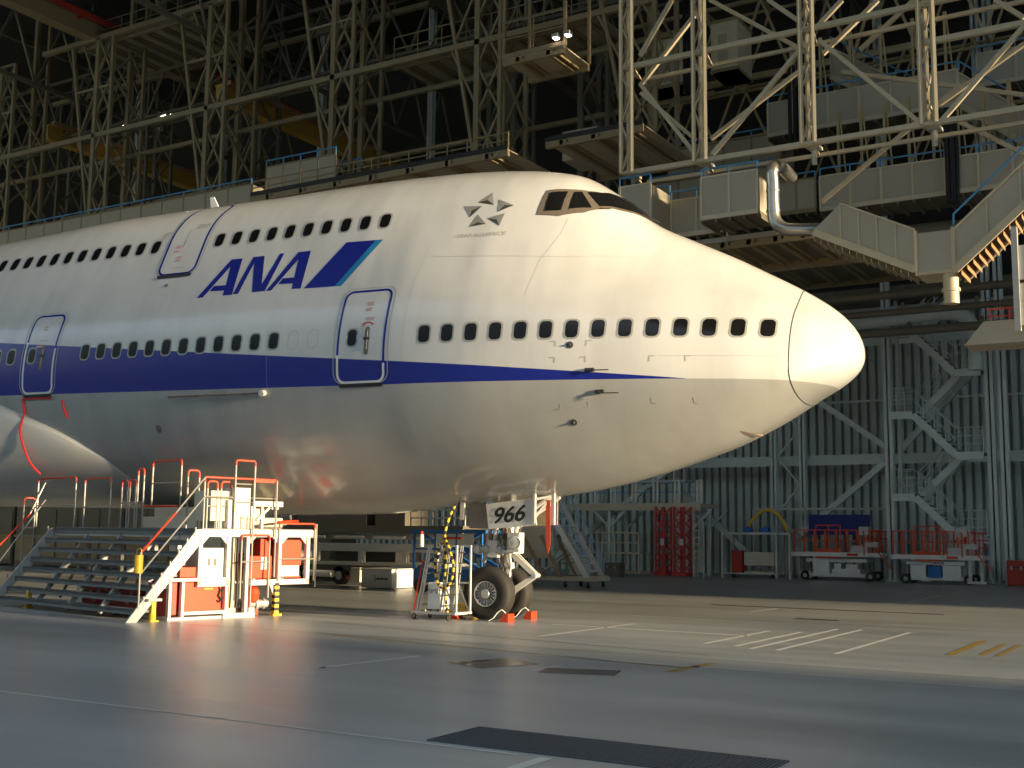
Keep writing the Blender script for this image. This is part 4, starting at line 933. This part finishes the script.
mb=MB(); mb.tube((-5.98,32.75,8.1),(-5.98,32.75,8.92),.2,18); mb.tube((-5.98,32.75,8.43),(-5.98,32.75,8.52),.24,18); mb.build('support_tube','frameb',LNG,smooth=True)
TRY=thing('hanging_tray','grey flared platform tray hanging under the stairs at the right edge','tray',(-4.5,33,6.8))
mb=MB(); mb.prism([(-5.66,32.5,6.91),(-2.8,32.5,6.91),(-2.8,32.5,7.51),(-5.15,32.5,7.51)],(0,1.3,0)); mb.build('tray_body','panelw',TRY)
mb=MB()
for x in (-5.0,-4.55,-4.1,-3.6): mb.tube((x,32.7,7.45),(x,32.7,7.85),.02,5)
mb.tube((-5.1,32.7,7.85),(-3.0,32.7,7.85),.022,5);mb.tube((-5.1,32.7,7.66),(-3.0,32.7,7.66),.022,5); mb.build('red_rail','dred',TRY)
mb=MB(); mb.bar((-4.29,32.3,7.15),(-4.29,32.3,9.9),.15,.15); mb.box(-4.22,-3.4,32.3,32.35,8.5,9.4);mb.box(-4.22,-3.4,32.3,32.35,7.3,8.4); mb.build('hanger_post','frame',TRY)
# cabins, ducts, cables
def cabin(label,X0,X1,Y,z0,z1,D=1.6):
    T=thing('machine_cabin',label,'cabin',((X0+X1)/2,Y+D/2,z0))
    mb=MB(); mb.box(X0,X1,Y,Y+D,z0,z1); mb.build('housing','cabinp',T,bevel=.02)
    mb=MB(); mb.box(X0-.03,X1+.03,Y-.03,Y+D+.03,z0,z0+.12); mb.build('trim_band','tower',T); mb=MB(); mb.box(X0-.03,X1+.03,Y-.03,Y+D+.03,z1-.12,z1); mb.build('trim_band','tower',T)
    mb=MB(); mb.box(X0+.3,X1-.4,Y-.02,Y,z0+.25,z1-.6); mb.build('door','panelb',T)
M['cabinp']=mat('cream cabin panel',(.66,.58,.40),.5)  # cream brightened in place of sunlight that misses the cabins
a=at(645,92,41);b=at(683,30,41); cabin('cream boxy cabin behind the first hanging mast',a.x,b.x,41,a.z,b.z)
a=at(711,74,41);b=at(737,16,41); cabin('cream boxy cabin between the second and third masts',a.x,b.x,41,a.z,b.z)
mb=MB(); mb.path(crom([(-10.75,34.2,12.7),(-10.85,33.5,12.86),(-10.95,33,12.7),(-10.95,33,12.2),(-10.95,33,11.6),(-10.9,33,11.1),(-10.6,33,10.82),(-10.1,33.1,10.75),(-9.7,33.3,10.75)],5),.19,18)
for z in (11.4,12.0,12.6): mb.tube((-10.95,33,z-.03),(-10.95,33,z+.03),.21,18)
tag(mb.build('elbow_duct','ducts',smooth=True),'silver elbow duct hanging right of the box platform','duct')
mb=MB(); mb.path(crom([(-9.8,39.2,11.75),(-8.6,39.2,11.8),(-7.0,39.2,11.8),(-6.3,39.2,11.6),(-6.1,39.2,11.0)],5),.28,16); tag(mb.build('air_duct','dsteel',smooth=True),'dull horizontal air duct beneath the lower walkway','duct')
mb=MB(); mb.path(crom([(-14.5,50,10.9),(-12,50,10.95),(-9.6,50,11.05),(-8.6,50,10.8),(-8.3,50,10.0),(-8.3,50,8.6)],5),.28,14); tag(mb.build('air_duct','wallsteel',smooth=True),'dark bent duct in front of the top of the stair tower','duct')
for lab,u0,v0,u1,v1,Y,n in (('black cable bundle hanging between the first and second masts',684,-10,695,92,41,4),('black cable bundle left of the third mast',789,66,803,145,39.6,4),('black cable bundle crossing the lower walkway right of the fourth mast',945,108,957,202,37.8,4)):
    a=at(u0,v0,Y);b=at(u1,v1,Y); mb=MB()
    for k in range(n):
        x=a.x+(b.x-a.x)*k/(n-1); zt_=30 if v0<0 else a.z; mb.path([(x,Y+.04*k,b.z),(x+.03*(k%2),Y+.04*k,(a.z+b.z)/2),(x,Y+.04*k,zt_)],.07,6)
    tag(mb.build('cable_bundle','cable'),lab,'cables')
# pipe racks, deck undersides behind the nose
k=0
for lab,X0,X1,Y,z,r in (('thick pale pipe running level behind the radome, uppermost of three',-22,2,46,11.2,.16),('pale pipe running level behind the radome, middle of three',-22,2,46,10.5,.13),('dark pipe running level behind the radome, lowest of three',-22,2,47,9.9,.17)):
    mb=MB(); mb.tube((X0,Y,z),(X1,Y,z),r,10)
    for i in range(9): x=X0+1+i*2.7; mb.box(x-.06,x+.06,Y-.06,Y+.06,z,z+.35)
    tag(mb.build('service_pipe','dsteel'),lab,'pipe')
def deck(label,X0,X1,Y0,Y1,z,nb,m='dsteel',edge='black',eh=.14,rib=.16,rail=None,n=8):
    T=thing('dock_deck',label,'deck',((X0+X1)/2,(Y0+Y1)/2,z-.2))
    mb=MB(); mb.box(X0,X1,Y0,Y1,z-.04,z); mb.build('deck_plate',m,T)
    mb=MB(); mb.box(X0,X1,Y0-.05,Y0,z-.02,z+eh); mb.build('edge_strip',edge,T)
    mb=MB(); mb.box(X0,X1,Y0,Y0+.15,z-.25,z-.04); mb.build('edge_beam','tower',T); mb=MB(); mb.box(X0,X1,Y1-.15,Y1,z-.25,z-.04); mb.build('edge_beam','tower',T)
    for i in range(nb):
        x=X0+(X1-X0)*(i+.5)/nb; mb=MB(); mb.box(x-.07,x+.07,Y0,Y1,z-.04-rib,z-.04); mb.box(x+.2,x+.26,Y0,Y1,z-.04-rib*.7,z-.04); mb.build('cross_beam','tower',T)
    if rail:
        mb=MB()
        for h in (rail*.55,rail): mb.tube((X0,Y0+.05,z+h),(X1,Y0+.05,z+h),.025,6)
        for i in range(n+1): x=X0+(X1-X0)*i/n; mb.tube((x,Y0+.05,z),(x,Y0+.05,z+rail),.025,6)
        mb.build('handrail','blue' if m=='dsteel' else 'tower',T)
    return T
deck('dark ribbed deck underside behind the slope of the nose',-15.4,-10.2,34.8,38.5,11.15,6,edge='steel')
deck('dark deck high on the back wall side behind the nose',-20,-9,44,48,12.4,9,edge='dsteel')
# --- left: walkway band, decks and lattice towers behind the crown
walkway('long beige panelled walkway behind the rear crown of the airliner',-51.5,-32.5,33.6,14.34,15.55,1.6,15,.24,'panelb')
walkway('short raised beige panelled platform with blue rail behind the crown',-32.4,-28.8,34.3,15.30,16.4,1.6,4,.3,'panelb',side=False)
deck('long flat dock deck with black edge above the crown, left one',-32.4,-20.5,33.5,38.2,15.03,7,m='panelb',rail=.6,n=14,rib=.2)
deck('short flat dock deck with black edge above the crown, right one',-19.4,-15.7,34.2,38.6,15.3,3,m='panelb')
mb=MB(); mb.box(-20.0,-18.6,36.5,38,15.35,16.45); tag(mb.build('equipment_box','panelb',bevel=.02),'beige equipment box on the decks behind the crown','box')
def tower(X0,label,Y=35.85,full=True,top=25.2,m='tower',dz=15.57,w=1.0,d=1.9):
    T=thing('dock_tower',label,'tower',(X0,Y,dz),0,'lattice towers behind the crown')
    P4=[(X0,Y),(X0+w,Y),(X0+w,Y+d),(X0,Y+d)]
    for i,(x,y) in enumerate(P4): beam('leg',m,T,(x,y,dz),(x,y,top+(6.6 if i in (2,3) else 0)),.22 if i in (0,3) else .15,.22 if i in (0,3) else .15)
    if full: beam('raking_leg',m,T,(X0-.05,Y,dz),(X0-1.95,Y,top),.13,.13)
    mb=MB(); h=1.62; n=int((top-dz)/h)
    for i2,((x,y),(a,b)) in enumerate(zip(P4,P4[1:]+P4[:1])): lace(mb,(x,y,dz),(x,y,top),(a-x,b-y,0),n,.085,0,cross=full and i2==0)
    mb.build('lacing',m,T)
    if full:
        mb=MB(); lace(mb,(X0,Y,dz+2.2),(X0,Y,top),(-1.2,0,0),3,.08); 
        for z in (20.3,22.7,top): x=X0-1.95*(z-dz)/(top-dz); mb.bar((x,Y,z),(X0+w,Y,z),.10)
        mb.build('side_bracing',m,T)
    return T
for i,(x,l) in enumerate(((-52.2,'beige lattice dock tower at the far left edge'),(-44.9,'second beige lattice dock tower from the left, behind the crown'),(-37.5,'third beige lattice dock tower from the left, under the white edged gantry'),(-30.35,'fourth beige lattice dock tower from the left, behind the raised panelled platform'),(-23.3,'fifth beige lattice dock tower from the left, above the alliance emblem'),(-17.0,'sixth beige lattice dock tower, just left of the first hanging mast'))): tower(x,l)
for x,l in ((-55.4,'dim lattice tower in the second row at the left edge'),(-48.4,'dim lattice tower in the second row, second from the left'),(-40.8,'dim lattice tower in the second row behind the white edged gantry'),(-26.0,'dim lattice tower in the second row behind the long deck'),(-21.6,'dim lattice tower in the second row left of the masts')): tower(x,l,Y=41,full=False,m='dsteel',w=1.2,d=1.7)  # back row in darker steel, dimness put into the colour
# long beams tying the towers
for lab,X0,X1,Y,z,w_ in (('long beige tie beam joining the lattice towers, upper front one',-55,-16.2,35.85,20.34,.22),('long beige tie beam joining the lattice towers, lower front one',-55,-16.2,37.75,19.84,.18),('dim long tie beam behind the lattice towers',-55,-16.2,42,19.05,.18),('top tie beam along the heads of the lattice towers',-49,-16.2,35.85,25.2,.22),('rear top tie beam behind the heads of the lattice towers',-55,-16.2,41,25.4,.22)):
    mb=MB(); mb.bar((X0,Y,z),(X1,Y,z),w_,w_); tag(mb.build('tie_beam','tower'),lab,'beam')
deck('railed gangway between the fourth and sixth lattice towers',-27.5,-18.3,36.1,38.6,20.45,9,m='panelb',edge='tower',rail=1.1,n=8)
deck('gantry platform with painted lit edge at the top of the second and third towers',-46.8,-38.8,36.1,39.9,25.2,8,m='panelb',edge='frame',rail=1.0,n=8)  # white edge strip stands for lit edges, light painted in
deck('small hanging cage platform above the cockpit',-20.5,-18.1,33.1,35.0,18.1,2,m='panelb',edge='tower',rail=1.3,n=2)
mb=MB()
for x in (-20.5,-18.1):
    for y in (33.2,34.95): mb.bar((x,y,18.1),(x,y,21.0),.1)
tag(mb.build('cage_hanger','tower'),'four thin posts holding the small hanging cage platform','hanger')
# overhead cranes (girders run across the hangar)
def girder(label,u,v,Y,Y0,Y1,w_,h_,m,m2='brown'):
    p=at(u,v,Y); T=thing('crane_girder',label,'crane',(p.x,(Y0+Y1)/2,p.z))
    mb=MB(); mb.box(p.x-w_/2,p.x+w_/2,Y0,Y1,p.z-h_/2,p.z+h_/2); mb.box(p.x-w_/2-.08,p.x+w_/2+.08,Y0,Y1,p.z+h_/2,p.z+h_/2+.06);mb.box(p.x-w_/2-.08,p.x+w_/2+.08,Y0,Y1,p.z-h_/2-.06,p.z-h_/2); mb.build('box_girder',m,T)
    mb=MB(); mb.box(p.x+w_/2+.3,p.x+w_/2+.5,Y0,Y1,p.z+h_*.4,p.z+h_*.7)
    for i in range(8): y=Y0+(Y1-Y0)*(i+.5)/8; mb.box(p.x+w_/2,p.x+w_/2+.4,y-.05,y+.05,p.z+h_*.3,p.z+h_*.4)
    mb.build('power_rail',m2,T)
girder('yellow crane girder low behind the third lattice tower',120,158,44,39,56,.45,.7,'crane')
girder('yellow crane girder behind the fourth lattice tower',290,124,44,39,56,.45,.7,'crane')
girder('pale tubular crane girder with red rail in the upper left corner',60,18,34,26,54,.55,.7,'tower','dred')
girder('dim crane girder high above the crown',420,-20,38,30,56,.5,.7,'dsteel')
# roof trusses
def rooftruss(Y,z0,z1,X0,X1,n,m='dsteel',r=.14):
    mb=MB(); 
    for z in (z0,z1):
        mb.bar((X0,Y,z),(X1,Y,z),r*1.4,r*1.4); mb.bar((X0,Y+1.2,z),(X1,Y+1.2,z),r,r)
    for k in range(n):
        x=X0+(X1-X0)*k/n; x2=X0+(X1-X0)*(k+1)/n; xm=(x+x2)/2; mb.bar((x,Y,z0),(xm,Y,z1),r,r); mb.bar((xm,Y,z1),(x2,Y,z0),r,r); mb.bar((x,Y,z0),(x,Y+1.2,z0),r,r); mb.bar((xm,Y,z1),(xm,Y+1.2,z1),r,r); mb.bar((x,Y+1.2,z0),(xm,Y+1.2,z1),r*.8)
    TR[0]+=1; return struct(mb,'trim_%d'%TR[0],m)
for Y,z0,z1 in ((40,22.8,26),(44,20.2,23.5),(48,19.2,22),(52,17.2,20.2),(30,26.5,29.5)): rooftruss(Y,z0,z1,-21 if Y in (44,48,52) else -66,20,17 if Y in (44,48,52) else 26,'rooflit' if Y in (44,48,52) else 'dsteel',.10)  # cream rows carry painted warm light, the rest painted dim
for x in range(-62,14,12):
    mb=MB(); 
    for z in (24,27.5): mb.bar((x,22,z),(x,56,z),.2,.2)
    for k in range(12): y=22+k*34/12; mb.bar((x,y,24),(x,y+34/24,27.5),.12);mb.bar((x,y+34/24,27.5),(x,y+34/12,24),.12)
    TR[0]+=1; struct(mb,'trim_%d'%TR[0],'dsteel')
for x in range(-60,10,6):
    mb=MB(); mb.box(x,x+.2,20,56.5,30.6,31.2); TR[0]+=1; struct(mb,'trim_%d'%TR[0],'dsteel')
# lamps
def lamp(label,p,w_=.5):
    T=thing('hangar_lamp',label,'lamp',p)
    mb=MB(); mb.box(p.x-w_/2-.03,p.x+w_/2+.03,p.y-.12,p.y+.12,p.z,p.z+.12); mb.build('housing','steel',T)
    mb=MB(); mb.box(p.x-w_/2,p.x+w_/2,p.y-.10,p.y+.10,p.z-.03,p.z); mb.build('tube','lamp',T)
lamp('small lit lamp left of the third lattice tower lower beam',at(123,124,43),.35)
lamp('bright lit lamp below the gantry platform',at(166,115,43),.7)
lamp('small lit lamp beside the hanging cage platform, left of a pair',at(556,38,33.0),.16)
lamp('small lit lamp beside the hanging cage platform, right of a pair',at(568,35,33.0),.16)
# ------------------------------------------------------------------ EQUIPMENT ALONG THE BACK WALL
def platform_lift(label,x0,x1,Y=51.0,blue=False,dz=0.,word=None):
    T=thing('platform_lift',label,'lift',((x0+x1)/2,Y+.7,0)); W_=x1-x0
    def B(name,m,*bs,bev=0):
        mb=MB()
        for b in bs: mb.box(*b)
        return mb.build(name,m,T,bevel=bev)
    B('chassis','whitep',(x0+.5,x1-.7,Y+.1,Y+1.4,.16,.30),(x0+.6,x1-.7,Y+.1,Y+1.4,.78,.92))
    if blue:
        B('side_panel','whitep',(x0+.75,x0+1.35,Y+.05,Y+1.3,.24,.76),(x0+2.0,x0+2.7,Y+.05,Y+1.3,.24,.76)); B('blue_locker','mblue',(x0+1.45,x0+1.95,Y+.03,Y+.8,.26,.72))
    else:
        B('side_panel','whitep',(x0+.9,x0+1.6,Y+.05,Y+1.3,.2,.96)); B('battery_box','whitep',(x0+1.7,x0+2.9,Y+.1,Y+1.2,.28,.5),(x0+1.8,x0+2.1,Y+.1,Y+.9,.5,.72),(x0+2.3,x0+2.8,Y+.1,Y+.9,.5,.7)); B('tool_box','whitep',(x0+.35,x0+.75,Y,Y+.6,.1,.36))
    for x in (x0+.55,x1-.55):
        for y in (Y+.0,Y+1.25):
            mb=MB(); mb.tube((x,y,.2),(x,y+.2,.2),.2,18,0); mb.tube((x,y-.01,.2),(x,y+.02,.2),.09,12,1); mb.build('road_wheel',['rubber','rim'],T)
    B('deck','whitep',(x0,x1,Y-.1,Y+1.5,1.02+dz,1.20+dz)); B('marker_lamp','red',(x0+W_*.62,x0+W_*.74,Y-.12,Y-.1,1.06+dz,1.16+dz))
    mb=MB()
    for s in (0,1):
        mb.bar((x0+.8,Y+.2+s,.9),(x1-.9,Y+.2+s,1.02),.1); 
    mb.build('scissor_arm','steel',T)
    z=1.20+dz; mb=MB()
    for y in (Y-.05,Y+1.45):
        for x in np.linspace(x0+.1,x1-.5,8): mb.bar((x,y,z),(x,y,z+.95),.06)
        for h in (.5,.95): mb.bar((x0+.1,y,z+h),(x1-.5,y,z+h),.04)
    mb.build('guardrail','redrail',T)
    mb=MB(); mb.box(x0+W_*.28,x0+W_*.55,Y-.08,Y-.05,z-.25,z+.15)
    for x in (x0+W_*.28,x0+W_*.42,x0+W_*.55): mb.bar((x,Y-.07,z),(x,Y-.07,z+1.15),.05)
    mb.bar((x0+W_*.28,Y-.07,z+1.15),(x0+W_*.55,Y-.07,z+1.15),.05); mb.build('gate','redrail',T)
    mb=MB(); 
    for k in range(6): mb.bar((x1-.75+.12*k,Y-.1+.25*k,z-.1),(x1-.75+.12*k,Y-.1+.25*k,z+.9),.05)
    for h in (.3,.6,.9): mb.bar((x1-.8,Y-.1,z+h),(x1,Y+1.3,z+h),.05)
    mb.bar((x1-.3,Y-.1,z+.2),(x1+.35,Y-.1,.55),.05); mb.build('access_gate','redrail',T)
    B('control_cabinet','frame',(x1-.95,x1-.55,Y-.1,Y+.3,z+.75,z+1.1)); B('tool_tray','frame',(x1-1.3,x1-.6,Y-.1,Y+.2,z+.0,z+.3),(x1-.7,x1-.2,Y-.12,Y+.2,z+.25,z+.45))
    if blue:
        B('end_mast','frame',(x1-.55,x1-.43,Y-.05,Y+.1,.1,z+1.2),(x1-.1,x1+.02,Y-.05,Y+.1,.1,1.2),(x1-.6,x1+.1,Y-.1,Y+.2,.06,.16))
        cu=bpy.data.curves.new('t','FONT'); cu.body='ANA'; cu.shear=.3; o=bpy.data.objects.new('t',cu); COL.objects.link(o); bpy.context.view_layer.update(); me=bpy.data.meshes.new_from_object(o.evaluated_get(bpy.context.evaluated_depsgraph_get())); bpy.data.objects.remove(o)
        V=np.array([v.co[:] for v in me.vertices]); lo=V.min(0);hi=V.max(0); g=MB(); g.add([(x0+1.6+.45*(v[0]-lo[0])/(hi[0]-lo[0]),Y+.085,.79+.11*(v[1]-lo[1])/(hi[1]-lo[1])) for v in V],[tuple(p.vertices) for p in me.polygons]); g.build('lettering','logoblue',T)
    return T
M['redrail']=mat('orange red guardrail paint',(.72,.09,.03),.4)
platform_lift('white platform lift with orange red guardrails below the blue screen',-16.35,-12.45,51.0)
platform_lift('white platform lift with orange red guardrails and blue locker under the stair tower',-11.85,-8.3,49.9,True,-.03)
T=thing('blue_screen','flat dark blue screen panel on posts behind the left platform lift','screen',(-14.8,53.2,0))
mb=MB(); mb.box(-16.25,-13.5,53.15,53.25,1.95,2.85); mb.build('screen_panel','dblue',T)
mb=MB(); mb.bar((-16.1,53.3,0),(-16.1,53.3,2.0),.07); mb.bar((-13.6,53.3,0),(-13.6,53.3,2.0),.07); mb.bar((-16.1,53.3,1),(-13.6,53.3,1),.06); mb.build('post','panel',T)
T=thing('pipe_frame','tall white pipe goal frame behind the blue screen','frame',(-15.9,53.6,0))
mb=MB(); mb.bar((-19.0,53.6,0),(-19.0,53.6,3.12),.10); mb.bar((-12.9,53.6,0),(-12.9,53.6,3.12),.10); mb.bar((-19.0,53.6,3.12),(-12.9,53.6,3.12),.10); mb.build('frame_pipe','frame',T)
T=thing('work_stand','white open work stand frame left of the platform lifts','stand',(-17.9,51.5,0))
for x in (-19.5,-17.0,-16.4):
    for y in (50.8,52.2):
        mb=MB(); mb.bar((x,y,0),(x,y,1.95),.09); mb.build('leg','frame',T)
mb=MB(); mb.box(-19.55,-16.35,50.75,52.25,1.92,2.02); mb.build('top','frame',T)
mb=MB(); mb.bar((-19.5,50.8,.2),(-17.0,50.8,.2),.05);mb.bar((-19.5,52.2,1.0),(-16.4,52.2,1.0),.05); mb.build('stretcher','frame',T)
mb=MB(); mb.path(crom([(-18.6,51.5,2.03),(-18.3,51.5,2.6),(-17.7,51.5,3.02),(-17.1,51.5,2.8),(-16.7,51.5,2.1)],6),.07,8); tag(mb.build('sling_hoop','yellow',smooth=True),'yellow arched hoop standing on the white work stand','hoop')
for x,l in ((-18.4,'small blue case left on the white work stand'),(-17.6,'small blue case right on the white work stand')): 
    mb=MB(); mb.box(x-.18,x+.18,51.0,51.3,2.02,2.24); mb.box(x-.06,x+.06,51.12,51.18,2.24,2.29); tag(mb.build('small_case','mblue',bevel=.02),l,'case')
T=thing('tool_cart','grey and dark red tool cart beneath the white work stand','cart',(-18.3,51.5,0))
mb=MB(); mb.box(-19.2,-18.7,51.1,51.8,.15,1.2); mb.build('red_body','dred',T,bevel=.02)
mb=MB(); mb.box(-18.6,-17.2,51.1,51.9,.55,1.15); mb.box(-18.6,-17.2,51.1,51.9,.2,.3); mb.build('grey_body','panel',T,bevel=.02)
for x in (-19.1,-17.3):
    mb=MB(); mb.tube((x,51.1,.1),(x,51.16,.1),.1,12); mb.build('caster','rubber',T)
# long shelf dock behind the nose gear
T=thing('tail_dock_shelf','long raised grey dock platform with many silver posts against the back wall','platform',(-25.2,52,0))
mb=MB(); mb.box(-30,-20.6,51.0,53.2,3.15,3.32); mb.box(-30,-20.6,50.95,51.05,3.0,3.34); mb.build('deck','panel',T)
for x in (-29.5,-25.3,-21.0):
    for y in (51.1,53.1):
        mb=MB(); mb.bar((x,y,0),(x,y,3.1),.14); mb.bar((x,y,2.2),(x-.9,y,3.05),.09); mb.bar((x,y,2.2),(x+.9,y,3.05),.09); mb.build('leg','wallsteel',T)
for i,x in enumerate(np.linspace(-29.6,-20.8,9)):
    mb=MB(); h=1.15 if x<-24.5 else 1.1; mb.tube((x,51.1,3.3),(x,51.1,3.3+h),.06,8); mb.tube((x+.22,51.1,3.3),(x+.22,51.1,3.3+h),.06,8); mb.box(x-.05,x+.25,51.05,51.15,3.3+h-.05,3.3+h); mb.build('silver_post','whitep',T)
mb=MB()
for h in (.55,1.0): mb.tube((-29.7,51.1,3.3+h),(-20.7,51.1,3.3+h),.025,6)
mb.build('handrail','blue',T)
mb=MB(); mb.box(-24.4,-21.6,51.6,53,4.35,4.45); mb.bar((-24.2,51.7,3.3),(-24.2,51.7,5.1),.08);mb.bar((-23.2,51.7,3.3),(-23.2,51.7,5.1),.08);mb.bar((-22.2,51.7,3.3),(-22.2,51.7,5.1),.08); mb.bar((-21.7,51.7,3.3),(-21.7,51.7,5.0),.08); mb.build('upper_step','frame',T)
# red lift towers
def redtower(x,w_,label,z1=3.15):
    T=thing('red_access_tower',label,'tower',(x,50.4,0))
    mb=MB()
    for a in (-w_/2,w_/2):
        for y in (50.0,50.8): mb.bar((x+a,y,0),(x+a,y,z1),.08)
    mb.box(x-w_/2-.1,x+w_/2+.1,49.95,50.85,.05,.18); mb.build('frame','dredl',T)
    mb=MB(); lace(mb,(x-w_/2,50,.1),(x-w_/2,50,z1),(w_,0,0),6,.05,cross=True); lace(mb,(x-w_/2,50.8,.1),(x-w_/2,50.8,z1),(w_,0,0),6,.05,cross=True); mb.build('lacing','dredl',T)
    mb=MB()
    for k in range(9): mb.box(x-w_/2,x+w_/2,50.0,50.1,.3+k*.32,.34+k*.32)
    mb.build('rungs','dredl',T)
    mb=MB(); mb.box(x+.05,x+.22,49.93,49.95,1.4,1.7); mb.build('notice_plate','paper',T)
    return T
M['dredl']=mat('red tower paint',(.62,.05,.03),.45)
redtower(-22.2,.42,'red lattice access tower against the back wall, left one'); redtower(-21.25,.5,'red lattice access tower against the back wall, right one')
T=thing('step_stand','narrow white step stand right of the red access towers','stand',(-20.2,49.9,0))
for x in (-20.45,-19.95):
    mb=MB(); mb.bar((x,49.7,0),(x,49.7,2.5),.05); mb.bar((x,50.2,0),(x+.1,50.2,2.7),.05); mb.bar((x,49.7,0.1),(x,50.2,.1),.05); mb.build('upright','frame',T)
for k in range(8): 
    mb=MB(); mb.box(-20.45,-19.95,49.65,49.85,.25+.3*k,.29+.3*k); mb.build('step','panel',T)
T=thing('low_work_platform','low grey work platform with side steps and rail behind the mobile stair','platform',(-24.4,49.5,0))
mb=MB(); mb.box(-26.2,-22.7,49.0,50.2,.1,.22); mb.box(-26.2,-22.7,49.0,50.2,1.0,1.06); mb.build('deck','panel',T)
for x in (-26.2,-25.2,-24.0,-22.8):
    mb=MB(); mb.bar((x,49,.1),(x,49,1.95),.07); mb.bar((x,50.2,.1),(x,50.2,1.95),.07); mb.build('post','panel',T)
mb=MB(); mb.bar((-26.2,49,1.95),(-22.8,49,1.95),.07); mb.bar((-26.2,49,1.5),(-22.8,49,1.5),.05); mb.bar((-26.2,49,1.95),(-27.5,49,.5),.06); mb.build('handrail','panel',T)
mb=MB()
for k in range(5): mb.box(-27.6+.28*k,-27.3+.28*k,49,50,.25+.2*k,.29+.2*k)
mb.bar((-27.8,49,.1),(-26.2,49,1.1),.08); mb.build('side_steps','panel',T)
crate(-25.1,48.0,0,1.1,.6,.8,'panel','grey cabinet in front of the low work platform',cat='cabinet',name='floor_cabinet')
crate(-23.6,48.1,0,.8,.6,.6,'dsteel','brown grey chest next to the grey cabinet by the low work platform',cat='chest',name='floor_chest')
crate(-7.2,51.0,0,.7,.6,1.0,'dred','dark red cabinet right of the stair tower foot',cat='cabinet',name='floor_cabinet')
crate(-6.0,50.6,0,1.1,.7,.95,'panel','grey cabinet at the right edge by the back wall',cat='cabinet',name='floor_cabinet')
# shelving far left under the fuselage
for i,(x,l) in enumerate(((-38,'dim storage rack behind the stair platform, right one'),(-43.5,'dim storage rack behind the stair platform, left one'))):
    T=thing('storage_rack',l,'rack',(x,44,0))
    for a in (-2.4,0,2.4):
        mb=MB(); mb.bar((x+a,43.5,0),(x+a,43.5,2.9),.09); mb.bar((x+a,44.5,0),(x+a,44.5,2.9),.09); mb.build('upright','tower',T)
    for k in range(4):
        mb=MB(); mb.box(x-2.4,x+2.4,43.5,44.5,.3+.85*k,.36+.85*k); mb.build('shelf','panel',T)
    for k in range(7):
        mb=MB(); xx=x-2.1+.68*k; z=.36+.85*(k%3); mb.box(xx,xx+.5,43.6,44.2,z,z+.5); mb.build('stored_box',['whitep','dred','tower'][k%3],T)

# dark blocks added to darken the far left beneath the belly
for i,(x0,x1,l) in enumerate(((-60,-52,'added dark block darkening the far left beyond the stair, leftmost'),(-51.8,-44,'added dark block darkening the view beyond the stair, second from the left'),(-43.8,-36.5,'added dark block darkening the view beyond the stair, third from the left'),(-36.3,-31.5,'added dark block darkening the view beyond the stair, nearest the loader'))):
    T=thing('dark_backdrop_block',l,'block',((x0+x1)/2,38.8,0))
    mb=MB(); mb.box(x0,x1,38,39.6,.1,3.0); mb.build('housing','dsteel',T,bevel=.03)
    for k in range(5):
        x=x0+(x1-x0)*(k+.5)/5; w_=(x1-x0)/5; mb=MB(); mb.box(x-w_*.44,x+w_*.44,37.96,38,.3,1.4); mb.build('door','tower',T)
        mb=MB(); mb.box(x-w_*.44,x+w_*.44,37.96,38,1.6,2.8); mb.build('louvre','dsteel',T)
    mb=MB(); mb.box(x0,x1,37.9,38,1.42,1.56); mb.build('rail','tower',T)
T=thing('service_truck','pale service truck with bright roof seen between the stair gates','truck',(-33.2,34.2,0))
mb=MB(); mb.box(-36.0,-31.2,33.4,35.2,1.0,2.5); mb.build('box_body','whitep',T,bevel=.04)
mb=MB(); mb.prism([(-31.1,33.4,.5),(-29.7,33.4,.5),(-29.7,33.4,1.3),(-30.1,33.4,2.2),(-31.1,33.4,2.2)],(0,1.8,0)); mb.build('cab','whitep',T,bevel=.04)
mb=MB(); mb.box(-36,-29.8,33.6,35.0,.45,.75); mb.build('chassis','black',T)
mb=MB(); mb.prism([(-31.0,33.38,1.4),(-29.95,33.38,1.4),(-30.2,33.38,2.05),(-31.0,33.38,2.05)],(0,.02,0)); mb.build('cab_window','glass',T)
for x in (-35.0,-30.4):
    for y in (33.4,34.9):
        mb=MB(); mb.tube((x,y,.42),(x,y+.28,.42),.42,22,0); mb.tube((x,y-.01,.42),(x,y+.02,.42),.2,14,1); mb.build('road_wheel',['rubber','rim'],T)
